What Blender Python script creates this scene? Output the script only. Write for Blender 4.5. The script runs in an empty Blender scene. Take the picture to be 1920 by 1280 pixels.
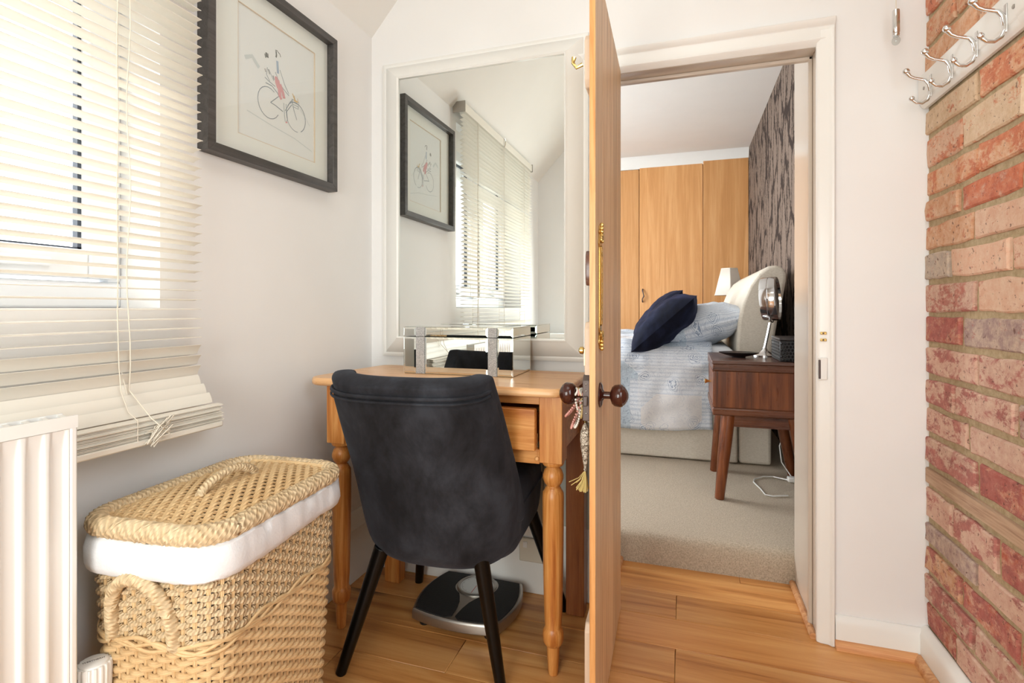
import bpy, bmesh, math, random
from math import sin, cos, pi, sqrt, radians, atan2
from mathutils import Vector, Matrix, noise
random.seed(7)
C = bpy.context.scene.collection
S = bpy.context.scene

# ------------------------------------------------------------------ camera
cd = bpy.data.cameras.new('camera'); cam = bpy.data.objects.new('camera', cd); C.objects.link(cam)
cam.location = (0, 0, 1.0); cam.rotation_euler = (radians(90), 0, radians(18))
cd.sensor_width = 36; cd.lens = 985 / 1920 * 36; cd.shift_y = -63 / 1920; cd.clip_start = .02
S.camera = cam
# ------------------------------------------------------------------ world, lights, exposure
w = bpy.data.worlds.new('sky'); S.world = w; w.use_nodes = True
bg = w.node_tree.nodes['Background']; bg.inputs[0].default_value = (.92, .96, 1, 1); bg.inputs[1].default_value = 6.5
def area(name, loc, target, sx, sy, power, col=(1, 1, 1)):
    l = bpy.data.lights.new(name, 'AREA'); l.shape = 'RECTANGLE'; l.size = sx; l.size_y = sy; l.energy = power; l.color = col
    o = bpy.data.objects.new(name, l); C.objects.link(o); o.location = loc
    o.rotation_euler = (Vector(target) - Vector(loc)).to_track_quat('-Z', 'Y').to_euler()
    return o
area('overhead_fill', (-.12, .25, 2.86), (-.12, .3, 0), 1.0, 1.3, 9, (.98, 1, .97))  # unseen area lamp added as soft overhead fill
area('rear_fill', (-.44, -.74, .95), (-.25, 1.7, .8), .8, 1.1, 26, (.95, 1, .97))  # unseen fill added behind the camera to brighten the room
area('side_fill', (.63, .08, 1.2), (-1.16, .85, .65), .6, 1.2, 18, (.82, .92, 1))  # unseen cool fill added to lift the lower left wall
area('bedroom_window_light', (-2.45, 3.6, 1.55), (0, 4.3, .9), 1.9, 1.5, 60, (.91, .97, 1))
sun = bpy.data.lights.new('sun', 'SUN'); sun.energy = 3.0; sun.angle = .02; sun.color = (1, .95, .86)
so = bpy.data.objects.new('sun', sun); C.objects.link(so)
so.rotation_euler = Vector((.75, .5, -.8)).to_track_quat('-Z', 'Y').to_euler()
S.view_settings.view_transform = 'Standard'; S.view_settings.look = 'None'
S.view_settings.exposure = 0.1; S.view_settings.gamma = 1; S.view_settings.use_curve_mapping = False

# ------------------------------------------------------------------ mesh builder
class MB:
    def __init__(s): s.v = []; s.f = []; s.uv = []
    def add(s, vs, fs, uvs=None):
        o = len(s.v); s.v += [Vector(p) for p in vs]
        for i, f in enumerate(fs):
            s.f.append([k + o for k in f]); s.uv.append(uvs[i] if uvs else None)
        return s
    def box(s, x0, x1, y0, y1, z0, z1):
        return s.add([(x0,y0,z0),(x1,y0,z0),(x1,y1,z0),(x0,y1,z0),(x0,y0,z1),(x1,y0,z1),(x1,y1,z1),(x0,y1,z1)],
              [(0,3,2,1),(4,5,6,7),(0,1,5,4),(1,2,6,5),(2,3,7,6),(3,0,4,7)])
    def tube(s, pts, r, n=8, closed=False, ku=1.0, flat=1.0, up=None):
        P = [Vector(p) for p in pts]; m = len(P); R = r if isinstance(r, (list, tuple)) else [r] * m
        vs = []; L = 0; Ls = []; nrm = None
        for i in range(m):
            if closed: t = P[(i + 1) % m] - P[i - 1]
            else: t = P[min(i + 1, m - 1)] - P[max(i - 1, 0)]
            t = t.normalized() if t.length > 1e-9 else Vector((0, 0, 1))
            if up is not None: nrm = Vector(up)
            elif nrm is None: nrm = Vector((0, 0, 1)) if abs(t.z) < .9 else Vector((1, 0, 0))
            a = (nrm - t * nrm.dot(t))
            if a.length < 1e-6: a = t.orthogonal()
            a.normalize(); nrm = a; b = t.cross(a)
            if i: L += (P[i] - P[i - 1]).length
            Ls.append(L)
            for k in range(n):
                q = 2 * pi * k / n
                vs.append(P[i] + a * (cos(q) * R[i] * flat) + b * (sin(q) * R[i]))
        fs = []; uv = []
        for i in range(m if closed else m - 1):
            j = (i + 1) % m; l0 = Ls[i] * ku; l1 = (Ls[j] if j else L + (P[0] - P[-1]).length) * ku
            for k in range(n):
                k2 = (k + 1) % n
                fs.append((i*n+k, i*n+k2, j*n+k2, j*n+k)); uv.append(((l0,k/n),(l0,(k+1)/n),(l1,(k+1)/n),(l1,k/n)))
        if not closed:
            fs.append(tuple(range(n))[::-1]); uv.append(None); fs.append(tuple((m-1)*n+k for k in range(n))); uv.append(None)
        return s.add(vs, fs, uv)
    def lathe(s, prof, c=(0, 0, 0), n=20, axis='z', sx=1, sy=1):
        vs = []; fs = []; c = Vector(c)
        for (r, z) in prof:
            for k in range(n):
                q = 2 * pi * k / n; p = (r*cos(q)*sx, r*sin(q)*sy, z)
                if axis == 'x': p = (p[2], p[0], p[1])
                elif axis == 'y': p = (p[0], p[2], p[1])
                vs.append(c + Vector(p))
        m = len(prof)
        for i in range(m - 1):
            for k in range(n):
                k2 = (k + 1) % n; fs.append((i*n+k, i*n+k2, (i+1)*n+k2, (i+1)*n+k))
        fs.append(tuple(range(n))[::-1]); fs.append(tuple((m-1)*n+k for k in range(n)))
        return s.add(vs, fs)
    def prism(s, poly, axis, a, b):
        def P(u, w_, d): return {'x': (d, u, w_), 'y': (u, d, w_), 'z': (u, w_, d)}[axis]
        n = len(poly); vs = [P(u, w_, a) for u, w_ in poly] + [P(u, w_, b) for u, w_ in poly]
        fs = [tuple(range(n))[::-1], tuple(range(n, 2*n))] + [(i, (i+1) % n, n+(i+1) % n, n+i) for i in range(n)]
        return s.add(vs, fs)
    def loft(s, rings, cap=True, closed=True):
        n = len(rings[0]); vs = [p for r in rings for p in r]; fs = []
        for i in range(len(rings) - 1):
            for k in range(n if closed else n - 1):
                k2 = (k + 1) % n; fs.append((i*n+k, i*n+k2, (i+1)*n+k2, (i+1)*n+k))
        if cap: fs.append(tuple(range(n))[::-1]); fs.append(tuple((len(rings)-1)*n+k for k in range(n)))
        return s.add(vs, fs)
    def grid(s, fn, nu, nv, uvf=None, cu=False):
        vs = [fn(i / nu, j / nv) for i in range(nu + (0 if cu else 1)) for j in range(nv + 1)]; fs = []; uv = []
        m = nu if cu else nu + 1
        for i in range(nu):
            for j in range(nv):
                i2 = (i + 1) % m
                fs.append((i*(nv+1)+j, i2*(nv+1)+j, i2*(nv+1)+j+1, i*(nv+1)+j+1))
                uv.append([(uvf or (lambda a, b: (a, b)))(a, b) for a, b in ((i/nu,j/nv),((i+1)/nu,j/nv),((i+1)/nu,(j+1)/nv),(i/nu,(j+1)/nv))])
        return s.add(vs, fs, uv)
    def xf(s, M, k=0):
        for i in range(k, len(s.v)): s.v[i] = M @ s.v[i]
        return s
    def sphere(s, c, r, n=14, m=9, sz=None):
        r = (r, r, r) if not isinstance(r, tuple) else r
        return s.lathe([(max(sin(pi*i/m), .02), -cos(pi*i/m)) for i in range(m+1)], n=n).xf(Matrix.Translation(c) @ Matrix.Diagonal((*r, 1)), len(s.v) - n*(m+1))

MWI = {}
def mesh_of(name, mb, inv=None, smooth=True, ang=40):
    me = bpy.data.meshes.new(name)
    vs = [inv @ v for v in mb.v] if inv is not None else mb.v
    me.from_pydata([tuple(v) for v in vs], [], mb.f)
    if any(u for u in mb.uv):
        ul = me.uv_layers.new(name='UVMap'); i = 0
        for f, u in zip(mb.f, mb.uv):
            for k in range(len(f)):
                if u: ul.data[i].uv = u[k]
                i += 1
    bm = bmesh.new(); bm.from_mesh(me); bmesh.ops.recalc_face_normals(bm, faces=bm.faces); bm.to_mesh(me); bm.free()
    if smooth: me.shade_smooth(); me.set_sharp_from_angle(angle=radians(ang))
    me.update(); return me
def obj(name, mb, m, parent=None, world=True, smooth=True, ang=40, bevel=0, seg=2, subsurf=0, solid=0, label=None, kind=None, color=None):
    inv = MWI.get(parent.name) if (parent is not None and world) else None
    me = mesh_of(name, mb, inv, smooth, ang); me.materials.append(m)
    o = bpy.data.objects.new(name, me); C.objects.link(o)
    if parent is not None: o.parent = parent; MWI[o.name] = MWI[parent.name]
    else: MWI[o.name] = Matrix.Identity(4)
    if solid: md = o.modifiers.new('solid', 'SOLIDIFY'); md.thickness = solid; md.offset = 0
    if bevel: md = o.modifiers.new('bevel', 'BEVEL'); md.width = bevel; md.segments = seg; md.limit_method = 'ANGLE'; md.angle_limit = radians(35); md.harden_normals = False
    if subsurf: md = o.modifiers.new('sub', 'SUBSURF'); md.levels = subsurf; md.render_levels = subsurf
    if label: o['label'] = label
    if kind: o['kind'] = kind
    if color: o.color = color
    return o
def thing(name, label, cat, loc=(0, 0, 0), rz=0, group=None):
    o = bpy.data.objects.new(name, None); C.objects.link(o); o.location = loc; o.rotation_euler = (0, 0, rz); o.empty_display_size = .05
    o['label'] = label; o['category'] = cat
    if group: o['group'] = group
    MWI[o.name] = (Matrix.Translation(loc) @ Matrix.Rotation(rz, 4, 'Z')).inverted(); return o
def tag(o, label, cat, group=None):
    o['label'] = label; o['category'] = cat
    if group: o['group'] = group
    return o
def struct(name, mb, m, **k): return obj(name, mb, m, kind='structure', **k)
def sroot(name):
    o = bpy.data.objects.new(name, None); C.objects.link(o); o['kind'] = 'structure'; o.empty_display_size = .05; MWI[o.name] = Matrix.Identity(4); return o
def dup(root, loc, rz=None, label=None, group=None):
    r = root.copy(); C.objects.link(r); r.location = loc
    if rz is not None: r.rotation_euler = (0, 0, rz)
    if label: r['label'] = label
    if group: r['group'] = group
    for ch in list(root.children):
        c = ch.copy(); C.objects.link(c); c.parent = r
        for g in list(ch.children):
            d = g.copy(); C.objects.link(d); d.parent = c
    return r
def copy_part(src, parent, loc=(0, 0, 0), rot=None, color=None):
    c = src.copy(); C.objects.link(c); c.parent = parent; c.location = loc
    if rot: c.rotation_euler = rot
    if color: c.color = color
    return c
def B(*a): return MB().box(*a)
def lin(c): return tuple(((x/255)/12.92 if x/255 <= .04045 else ((x/255+.055)/1.055)**2.4) for x in c) + (1,)

# ------------------------------------------------------------------ materials
class Mat:
    def __init__(s, name, rgb=(200, 200, 200), rough=.5, metal=0, **k):
        s.m = bpy.data.materials.new(name); s.m.use_nodes = True; s.t = s.m.node_tree; s.b = s.t.nodes['Principled BSDF']
        s.b.inputs['Base Color'].default_value = lin(rgb); s.b.inputs['Roughness'].default_value = rough; s.b.inputs['Metallic'].default_value = metal
        for a, b in k.items(): s.b.inputs[a.replace('_', ' ')].default_value = b
    def n(s, typ, **k):
        x = s.t.nodes.new('ShaderNode' + typ)
        for a, b in k.items():
            if a.startswith('i_'):
                key = a[2:]; key = int(key) if key.isdigit() else key.replace('_', ' ')
                s.set(x.inputs[key], b)
            else: setattr(x, a, b)
        return x
    def set(s, inp, b):
        if isinstance(b, bpy.types.NodeSocket): s.t.links.new(b, inp)
        else: inp.default_value = b
    def coord(s, kind='Object', scale=(1, 1, 1), rnd=False, rot=(0, 0, 0)):
        v = s.n('TexCoord').outputs[kind]
        if rnd:
            r = s.n('ObjectInfo').outputs['Random']; a = s.n('VectorMath', operation='SCALE'); a.inputs[0].default_value = (17.3, 31.7, 23.1); s.t.links.new(r, a.inputs['Scale'])
            b = s.n('VectorMath', operation='ADD'); s.t.links.new(v, b.inputs[0]); s.t.links.new(a.outputs[0], b.inputs[1]); v = b.outputs[0]
        mp = s.n('Mapping'); mp.inputs['Scale'].default_value = scale; mp.inputs['Rotation'].default_value = rot; s.t.links.new(v, mp.inputs[0]); return mp.outputs[0]
    def noise(s, vec, scale, detail=4, rough=.55, dist=0):
        x = s.n('TexNoise', i_Scale=scale, i_Detail=detail, i_Roughness=rough, i_Distortion=dist); s.t.links.new(vec, x.inputs['Vector']); return x.outputs['Fac']
    def ramp(s, fac, stops, interp='LINEAR'):
        r = s.n('ValToRGB'); r.color_ramp.interpolation = interp; s.t.links.new(fac, r.inputs[0]); e = r.color_ramp.elements
        while len(e) < len(stops): e.new(.5)
        for el, (p, c) in zip(e, stops): el.position = p; el.color = lin(c) if len(c) == 3 else c
        return r.outputs[0]
    def mix(s, fac, a, b, mode='MIX'):
        x = s.n('Mix', data_type='RGBA', blend_type=mode); s.set(x.inputs[0], fac); s.set(x.inputs[6], a); s.set(x.inputs[7], b); return x.outputs[2]
    def math(s, op, a, b=0.0, c=None):
        x = s.n('Math', operation=op); s.set(x.inputs[0], a); s.set(x.inputs[1], b)
        if c is not None: s.set(x.inputs[2], c)
        return x.outputs[0]
    def bump(s, h, strength=.3, dist=.01):
        x = s.n('Bump', i_Strength=strength, i_Distance=dist); s.t.links.new(h, x.inputs['Height']); s.t.links.new(x.outputs[0], s.b.inputs['Normal'])
    def col(s, c): s.t.links.new(c, s.b.inputs['Base Color'])
    def rough(s, c): s.t.links.new(c, s.b.inputs['Roughness'])

def paint(name, rgb, rough=.6, b=.08, sc=60):
    x = Mat(name, rgb, rough); f = x.noise(x.coord(), 3, 3)
    x.col(x.ramp(f, [(.3, tuple(c*.985 for c in rgb)), (.7, rgb)])); x.bump(x.noise(x.coord(), sc, 4), b, .002); return x.m
def wood(name, d, m_, l, axis='x', k=1.0, rough=.42, rnd=True, bump=.08, knots=False):
    x = Mat(name, m_, rough); sc = {'x': (1.0, 20, 20), 'y': (20, 1.0, 20), 'z': (20, 20, 1.0)}[axis]
    v = x.coord(scale=tuple(a*k for a in sc), rnd=rnd)
    f = x.noise(v, 1.6, 8, .62, 1.1); g = x.noise(v, 9, 5, .7, .3)
    h = x.math('ADD', x.math('MULTIPLY', f, .78), x.math('MULTIPLY', g, .22))
    c = x.ramp(h, [(.36, d), (.48, m_), (.62, l)])
    if rnd:
        r = x.n('ObjectInfo').outputs['Random']; hs = x.n('HueSaturation'); x.t.links.new(c, hs.inputs['Color'])
        x.t.links.new(x.math('MULTIPLY_ADD', r, .30, .84), hs.inputs['Value']); c = hs.outputs[0]
    if knots:
        kv = x.coord(scale=tuple(a*.42 for a in {'x': (1.6, 5, 5), 'y': (5, 1.6, 5), 'z': (5, 5, 1.6)}[axis]), rnd=rnd)
        vo = x.n('TexVoronoi', i_Scale=2.2); x.t.links.new(kv, vo.inputs['Vector'])
        c = x.mix(x.ramp(vo.outputs['Distance'], [(.05, (255, 255, 255)), (.14, (0, 0, 0))]), c, lin(tuple(a*.42 for a in d)))
    x.col(c); x.bump(h, bump, .003); x.rough(x.math('MULTIPLY_ADD', g, .2, rough - .1)); return x.m
def metal(name, rgb, rough=.2): return Mat(name, rgb, rough, 1).m
def glass_mix(name, tint=(255, 255, 255), ior=1.45, glossy=.06):
    x = Mat(name, tint); t = x.n('BsdfTransparent'); t.inputs[0].default_value = lin(tint); g = x.n('BsdfGlossy'); g.inputs['Roughness'].default_value = .02
    fr = x.n('LayerWeight'); fr.inputs[0].default_value = .5; f0 = ((ior - 1) / (ior + 1))**2; fac = x.math('MULTIPLY_ADD', x.math('POWER', fr.outputs['Facing'], 5.0), 1 - f0, f0); mx = x.n('MixShader'); x.t.links.new(fac, mx.inputs[0]); x.t.links.new(t.outputs[0], mx.inputs[1]); x.t.links.new(g.outputs[0], mx.inputs[2])
    x.t.links.new(mx.outputs[0], x.t.nodes['Material Output'].inputs[0]); return x.m

M = {}
M['wall'] = paint('wall_paint', (239, 237, 235), .7, .12, 45)
M['ceil'] = paint('ceiling_paint', (238, 235, 230), .8)
M['gloss'] = paint('gloss_white_paint', (240, 238, 233), .28, .05, 25)
M['jamb'] = paint('jamb_shaded_gloss', (208, 194, 179), .16, .03, 12)  # off-white gloss darkened to beige: the reveal's shade is put into the colour
M['upvc'] = Mat('window_plastic', (242, 244, 246), .3).m
M['seal'] = Mat('window_seal', (60, 66, 76), .6).m
M['pane'] = glass_mix('window_glass')
M['pictureglass'] = glass_mix('picture_glass', (252, 253, 253))
M['mirror'] = metal('mirror_silvering', (235, 240, 238), .004)
M['mirroredge'] = Mat('mirror_edge', (84, 98, 90), .3).m
M['slat'] = Mat('slat_paint', (232, 226, 214), .42, Transmission_Weight=0.0, Subsurface_Weight=.0).m
M['cord'] = Mat('blind_cord', (226, 216, 200), .8).m
M['oak'] = wood('oak_floor', (166, 104, 50), (200, 138, 76), (216, 160, 98), 'x', .5, .34, knots=True)
M['oakbead'] = wood('oak_bead', (176, 112, 66), (205, 146, 96), (222, 172, 124), 'x', 1.5, .45)
M['pine'] = wood('pine_varnish', (164, 94, 38), (196, 128, 62), (216, 156, 90), 'x', 1.3, .34, rnd=False)
M['pinez'] = wood('pine_varnish_upright', (168, 94, 38), (200, 128, 60), (222, 160, 92), 'z', 1.3, .34)
M['pinetop'] = wood('pine_top', (206, 146, 92), (224, 172, 120), (234, 190, 142), 'x', 1.0, .3, rnd=False)
M['doorpine'] = wood('door_pine', (184, 146, 106), (208, 174, 136), (222, 192, 156), 'z', 1.5, .45)
M['dooredge'] = wood('door_edge_pine', (190, 126, 66), (218, 156, 94), (230, 176, 116), 'z', 1.2, .42)
M['ledge'] = paint('ledge_paint', (222, 196, 172), .5, .2, 40)
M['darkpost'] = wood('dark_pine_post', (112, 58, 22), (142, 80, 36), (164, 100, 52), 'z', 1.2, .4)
M['oakveneer'] = wood('oak_veneer', (194, 138, 82), (204, 148, 92), (214, 162, 108), 'z', .5, .36)
M['walnut'] = wood('walnut_stain', (66, 30, 12), (104, 52, 22), (132, 74, 36), 'z', .55, .3)
M['walnutx'] = wood('walnut_stain_rail', (62, 30, 16), (92, 50, 28), (112, 66, 42), 'x', .8, .28)
M['walnuttop'] = wood('walnut_top', (82, 54, 44), (104, 72, 60), (120, 88, 76), 'x', .8, .25)
M['black'] = Mat('black_lacquer', (5, 5, 5), .3, Specular_IOR_Level=.3).m
M['plasticblack'] = Mat('black_plastic', (18, 18, 18), .5).m
M['chrome'] = metal('chrome', (225, 225, 225), .12)
M['satin'] = metal('satin_steel', (176, 172, 166), .38)
M['brass'] = metal('brass', (214, 184, 116), .25)
M['iron'] = Mat('dark_iron', (92, 80, 76), .5, .5).m
M['bakelite'] = Mat('brown_bakelite', (62, 28, 20), .15).m
M['radiator'] = paint('radiator_enamel', (240, 238, 234), .55, .02, 10)
M['white'] = Mat('white_plastic', (236, 234, 230), .35).m
M['black_ink'] = Mat('dark_ink', (60, 52, 48), .7).m
M['sheet'] = paint('white_sheet', (238, 240, 244), .9, .2, 30)
M['frame'] = wood('charcoal_frame', (58, 54, 52), (72, 68, 66), (84, 80, 78), 'y', 1.5, .45, rnd=False)
M['mount'] = Mat('mount_board', (242, 241, 234), .9).m
M['bevelcut'] = Mat('mount_bevel', (226, 204, 178), .9).m
M['paper'] = Mat('art_paper', (240, 240, 237), .9).m
M['porcelain'] = Mat('porcelain', (240, 240, 238), .1).m
M['shade'] = Mat('lampshade_fabric', (236, 228, 216), .9).m
M['acrylic'] = glass_mix('clear_acrylic', (240, 244, 244), 1.5)
M['glitter'] = None
x = Mat('glitter_strip', (200, 204, 206), .3, .6); v = x.n('TexVoronoi', i_Scale=900); x.t.links.new(x.coord(), v.inputs['Vector'])
x.col(x.ramp(v.outputs['Color'], [(.1, (150, 154, 158)), (.5, (205, 208, 210)), (.9, (250, 250, 250))])); x.bump(v.outputs['Distance'], .8, .002); M['glitter'] = x.m
# velvet
def velvet(name, a, b, c):
    x = Mat(name, b, .85); x.b.inputs['Sheen Weight'].default_value = .25; x.b.inputs['Sheen Roughness'].default_value = .45; x.b.inputs['Sheen Tint'].default_value = lin(tuple(min(255, k*2.4) for k in c))
    x.b.inputs['Specular IOR Level'].default_value = .15
    f = x.noise(x.coord(scale=(1, 1, .55)), 8, 6, .66, .25); x.col(x.ramp(f, [(.36, a), (.5, b), (.66, c)])); x.bump(x.noise(x.coord(), 400, 2), .15, .001); return x.m
M['velvet'] = velvet('black_velvet', (26, 25, 27), (39, 39, 43), (54, 56, 62))
M['navy'] = velvet('navy_velvet', (9, 10, 20), (17, 20, 36), (30, 35, 56))
# linen headboard
x = Mat('cream_linen', (222, 214, 200), .9); f = x.noise(x.coord(scale=(1, 1, 6)), 90, 3); x.col(x.ramp(f, [(.3, (206, 196, 180)), (.7, (230, 222, 208))])); x.bump(f, .2, .001); M['linen'] = x.m
# basket fibres
def fibre(name, a, b, twist):
    x = Mat(name, a, .65); uv = x.coord('UV', (1, 1, 1))
    wv = x.n('TexWave', i_Scale=1.0, i_Distortion=.6, i_Detail=1.0); wv.bands_direction = 'DIAGONAL' if twist else 'Y'
    mp = x.n('Mapping'); mp.inputs['Scale'].default_value = (1, 1, 1) if twist else (.2, 2, 1); x.t.links.new(uv, mp.inputs[0]); x.t.links.new(mp.outputs[0], wv.inputs['Vector'])
    f = x.noise(x.coord(), 60, 4); g = x.noise(x.coord(), 7, 3)
    h = x.math('ADD', x.math('MULTIPLY', f, .5), x.math('MULTIPLY', g, .5))
    c = x.ramp(h, [(.3, b), (.6, a), (.8, tuple(min(255, q*1.1) for q in a))])
    c = x.mix(x.math('MULTIPLY', x.math('SUBTRACT', 1.0, wv.outputs['Fac']), .35 if twist else .15), c, lin(tuple(q*.62 for q in b)))
    x.col(c); x.bump(wv.outputs['Fac'], .8 if twist else .3, .002); return x.m
M['rope'] = fibre('seagrass_rope', (228, 204, 166), (204, 172, 128), True)
M['reed'] = fibre('rattan_reed', (232, 200, 152), (208, 168, 116), False)
# carpet
x = Mat('beige_carpet', (206, 190, 168), .95); f = x.noise(x.coord(), 210, 4, .8); g = x.noise(x.coord(), 5, 4)
c = x.ramp(f, [(.32, (158, 138, 114)), (.62, (222, 206, 184))]); c = x.mix(x.math('MULTIPLY', g, .35), c, lin((200, 186, 166))); x.col(c); x.bump(f, .9, .006); M['carpet'] = x.m
# brick: object colour = main tone, object alpha = amount of red showing through
x = Mat('old_brick', (200, 150, 120), .9); oi = x.n('ObjectInfo'); v1 = x.coord(rnd=True); v2 = x.coord(scale=(1, 1, 1.6), rnd=True)
f = x.noise(v2, 15, 12, .76, .35); red = x.math('ADD', f, x.math('MULTIPLY', oi.outputs['Alpha'], .19))
rm = x.ramp(red, [(.605, (0, 0, 0)), (.67, (235, 235, 235))])
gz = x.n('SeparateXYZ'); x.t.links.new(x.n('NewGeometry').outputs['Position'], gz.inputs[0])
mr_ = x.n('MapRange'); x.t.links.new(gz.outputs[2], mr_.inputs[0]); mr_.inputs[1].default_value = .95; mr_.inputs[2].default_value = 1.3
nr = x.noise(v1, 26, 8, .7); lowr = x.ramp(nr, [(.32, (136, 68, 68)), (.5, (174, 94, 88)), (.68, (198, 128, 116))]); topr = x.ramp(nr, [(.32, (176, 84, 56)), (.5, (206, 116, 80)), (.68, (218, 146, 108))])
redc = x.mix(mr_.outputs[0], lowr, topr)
base = x.mix(x.ramp(x.noise(v1, 40, 10, .75), [(.38, (0, 0, 0)), (.62, (255, 255, 255))]), oi.outputs['Color'], x.mix(.55, oi.outputs['Color'], lin((236, 214, 188))))
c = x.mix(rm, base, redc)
sp = x.ramp(x.noise(v1, 85, 3, .6), [(.33, (255, 255, 255)), (.36, (0, 0, 0))]); c = x.mix(x.math('MULTIPLY', sp, .7), c, lin((92, 52, 42)))
x.col(c); x.bump(x.math('ADD', x.math('MULTIPLY', f, .6), x.noise(v1, 70, 6, .7)), .7, .006); M['brick'] = x.m
x = Mat('lime_mortar', (176, 154, 116), .95); f = x.noise(x.coord(), 60, 6, .7); x.col(x.ramp(f, [(.3, (164, 142, 106)), (.7, (202, 182, 148))])); x.bump(f, .8, .006); M['mortar'] = x.m
M['timber'] = wood('weathered_timber', (148, 116, 94), (180, 148, 122), (200, 170, 142), 'y', 2.2, .85, rnd=False, bump=.5)
# wallpaper
x = Mat('bark_wallpaper', (150, 132, 120), .55); v0 = x.coord(scale=(1, 1, 1)); nz = x.n('TexNoise', i_Scale=26.0, i_Detail=6.0, i_Roughness=.7); x.t.links.new(v0, nz.inputs['Vector'])
dv = x.n('VectorMath', operation='SCALE'); x.t.links.new(nz.outputs['Color'], dv.inputs[0]); dv.inputs['Scale'].default_value = .10
ad = x.n('VectorMath', operation='ADD'); x.t.links.new(v0, ad.inputs[0]); x.t.links.new(dv.outputs[0], ad.inputs[1])
mp = x.n('Mapping'); mp.inputs['Scale'].default_value = (.01, 10, 2.6); x.t.links.new(ad.outputs[0], mp.inputs[0])
vo = x.n('TexVoronoi', feature='DISTANCE_TO_EDGE', i_Scale=1.0); x.t.links.new(mp.outputs[0], vo.inputs['Vector'])
mask = x.ramp(vo.outputs['Distance'], [(.05, (255, 255, 255)), (.085, (0, 0, 0))])
tp = x.ramp(x.noise(v0, 160, 3, .7), [(.3, (104, 90, 81)), (.7, (140, 124, 112))])
x.col(x.mix(mask, tp, lin((62, 53, 49)))); x.b.inputs['Specular IOR Level'].default_value = .12; x.rough(x.math('MULTIPLY_ADD', mask, .2, .75)); M['wallpaper'] = x.m
# bedding
def bedding(name, sc, r=.36):
    x = Mat(name, (226, 232, 240), .9); uv = x.coord('UV', (sc, sc, 1))
    vo = x.n('TexVoronoi', i_Scale=3.0, i_Randomness=.7, distance='CHEBYCHEV'); x.t.links.new(uv, vo.inputs['Vector']); sep = x.n('SeparateColor'); x.t.links.new(vo.outputs['Color'], sep.inputs[0])
    n1 = x.n('TexNoise', i_Scale=16.0, i_Detail=2.0, i_Distortion=1.6); x.t.links.new(uv, n1.inputs['Vector'])
    vm = x.ramp(x.math('SINE', x.math('MULTIPLY', n1.outputs['Fac'], 64.0)), [(.35, (0, 0, 0)), (.85, (255, 255, 255))])
    wv = x.n('TexWave', i_Scale=13.0, i_Distortion=.2); wv.bands_direction = 'Y'; x.t.links.new(uv, wv.inputs['Vector']); st = x.ramp(wv.outputs['Fac'], [(.55, (0, 0, 0)), (.8, (255, 255, 255))])
    n2 = x.n('TexNoise', i_Scale=22.0, i_Detail=2.0); x.t.links.new(uv, n2.inputs['Vector']); sc2 = x.n('VectorMath', operation='SCALE'); x.t.links.new(n2.outputs['Color'], sc2.inputs[0]); sc2.inputs['Scale'].default_value = .05
    ad = x.n('VectorMath', operation='ADD'); x.t.links.new(uv, ad.inputs[0]); x.t.links.new(sc2.outputs[0], ad.inputs[1])
    v3 = x.n('TexVoronoi', i_Scale=8.5); x.t.links.new(ad.outputs[0], v3.inputs['Vector']); fl = x.ramp(x.math('SINE', x.math('MULTIPLY', v3.outputs['Distance'], 78.0)), [(.3, (0, 0, 0)), (.8, (255, 255, 255))])
    fm = x.math('MULTIPLY', fl, x.ramp(v3.outputs['Distance'], [(.30, (255, 255, 255)), (.42, (0, 0, 0))]))
    fm = x.math('MAXIMUM', fm, x.math('MULTIPLY', vm, x.ramp(v3.outputs['Distance'], [(.36, (0, 0, 0)), (.46, (150, 150, 150))])))
    white = lin((224, 230, 238)); pale = lin((196, 210, 222)); blue = lin((104, 124, 156)); cream = lin((226, 225, 226))
    a = x.mix(x.math('MULTIPLY', vm, .5), pale, blue)
    b = x.mix(x.math('MULTIPLY', st, .5), white, lin((176, 190, 208))); b = x.mix(x.math('MULTIPLY', fm, .8), b, blue)
    c_ = x.mix(x.math('MULTIPLY', fm, .6), cream, lin((140, 152, 178)))
    r1 = x.ramp(sep.outputs[0], [(r, (0, 0, 0)), (r + .02, (255, 255, 255))]); r2 = x.ramp(sep.outputs[0], [(.74, (0, 0, 0)), (.76, (255, 255, 255))])
    x.col(x.mix(r2, x.mix(r1, a, b), c_)); x.bump(x.noise(x.coord(), 30, 4), .25, .004); return x.m
M['duvet'] = bedding('patchwork_cotton', 1.0); M['pillowcase'] = bedding('pillowcase_cotton', 1.35, .05)
x = Mat('grey_paving', (205, 205, 200), .95); f = x.noise(x.coord(), 8, 6); x.col(x.ramp(f, [(.3, (128, 130, 124)), (.7, (152, 154, 148))])); M['paving'] = x.m  # paving outside the window, greyed to weaken its bounce onto the slats
def ink(name, rgb): return Mat(name, rgb, .9).m

# ================================================================== ROOM SHELL
XL, YB, XR, YR = -1.16, 1.79, .662, -.78
floor = sroot('floor')
obj('subfloor', B(-1.5, .9, -1.0, 2.2, -.08, -.012), M['mortar'], floor)
def ceil_z(x): return 2.057 + (x - XL) * 1.13
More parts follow.
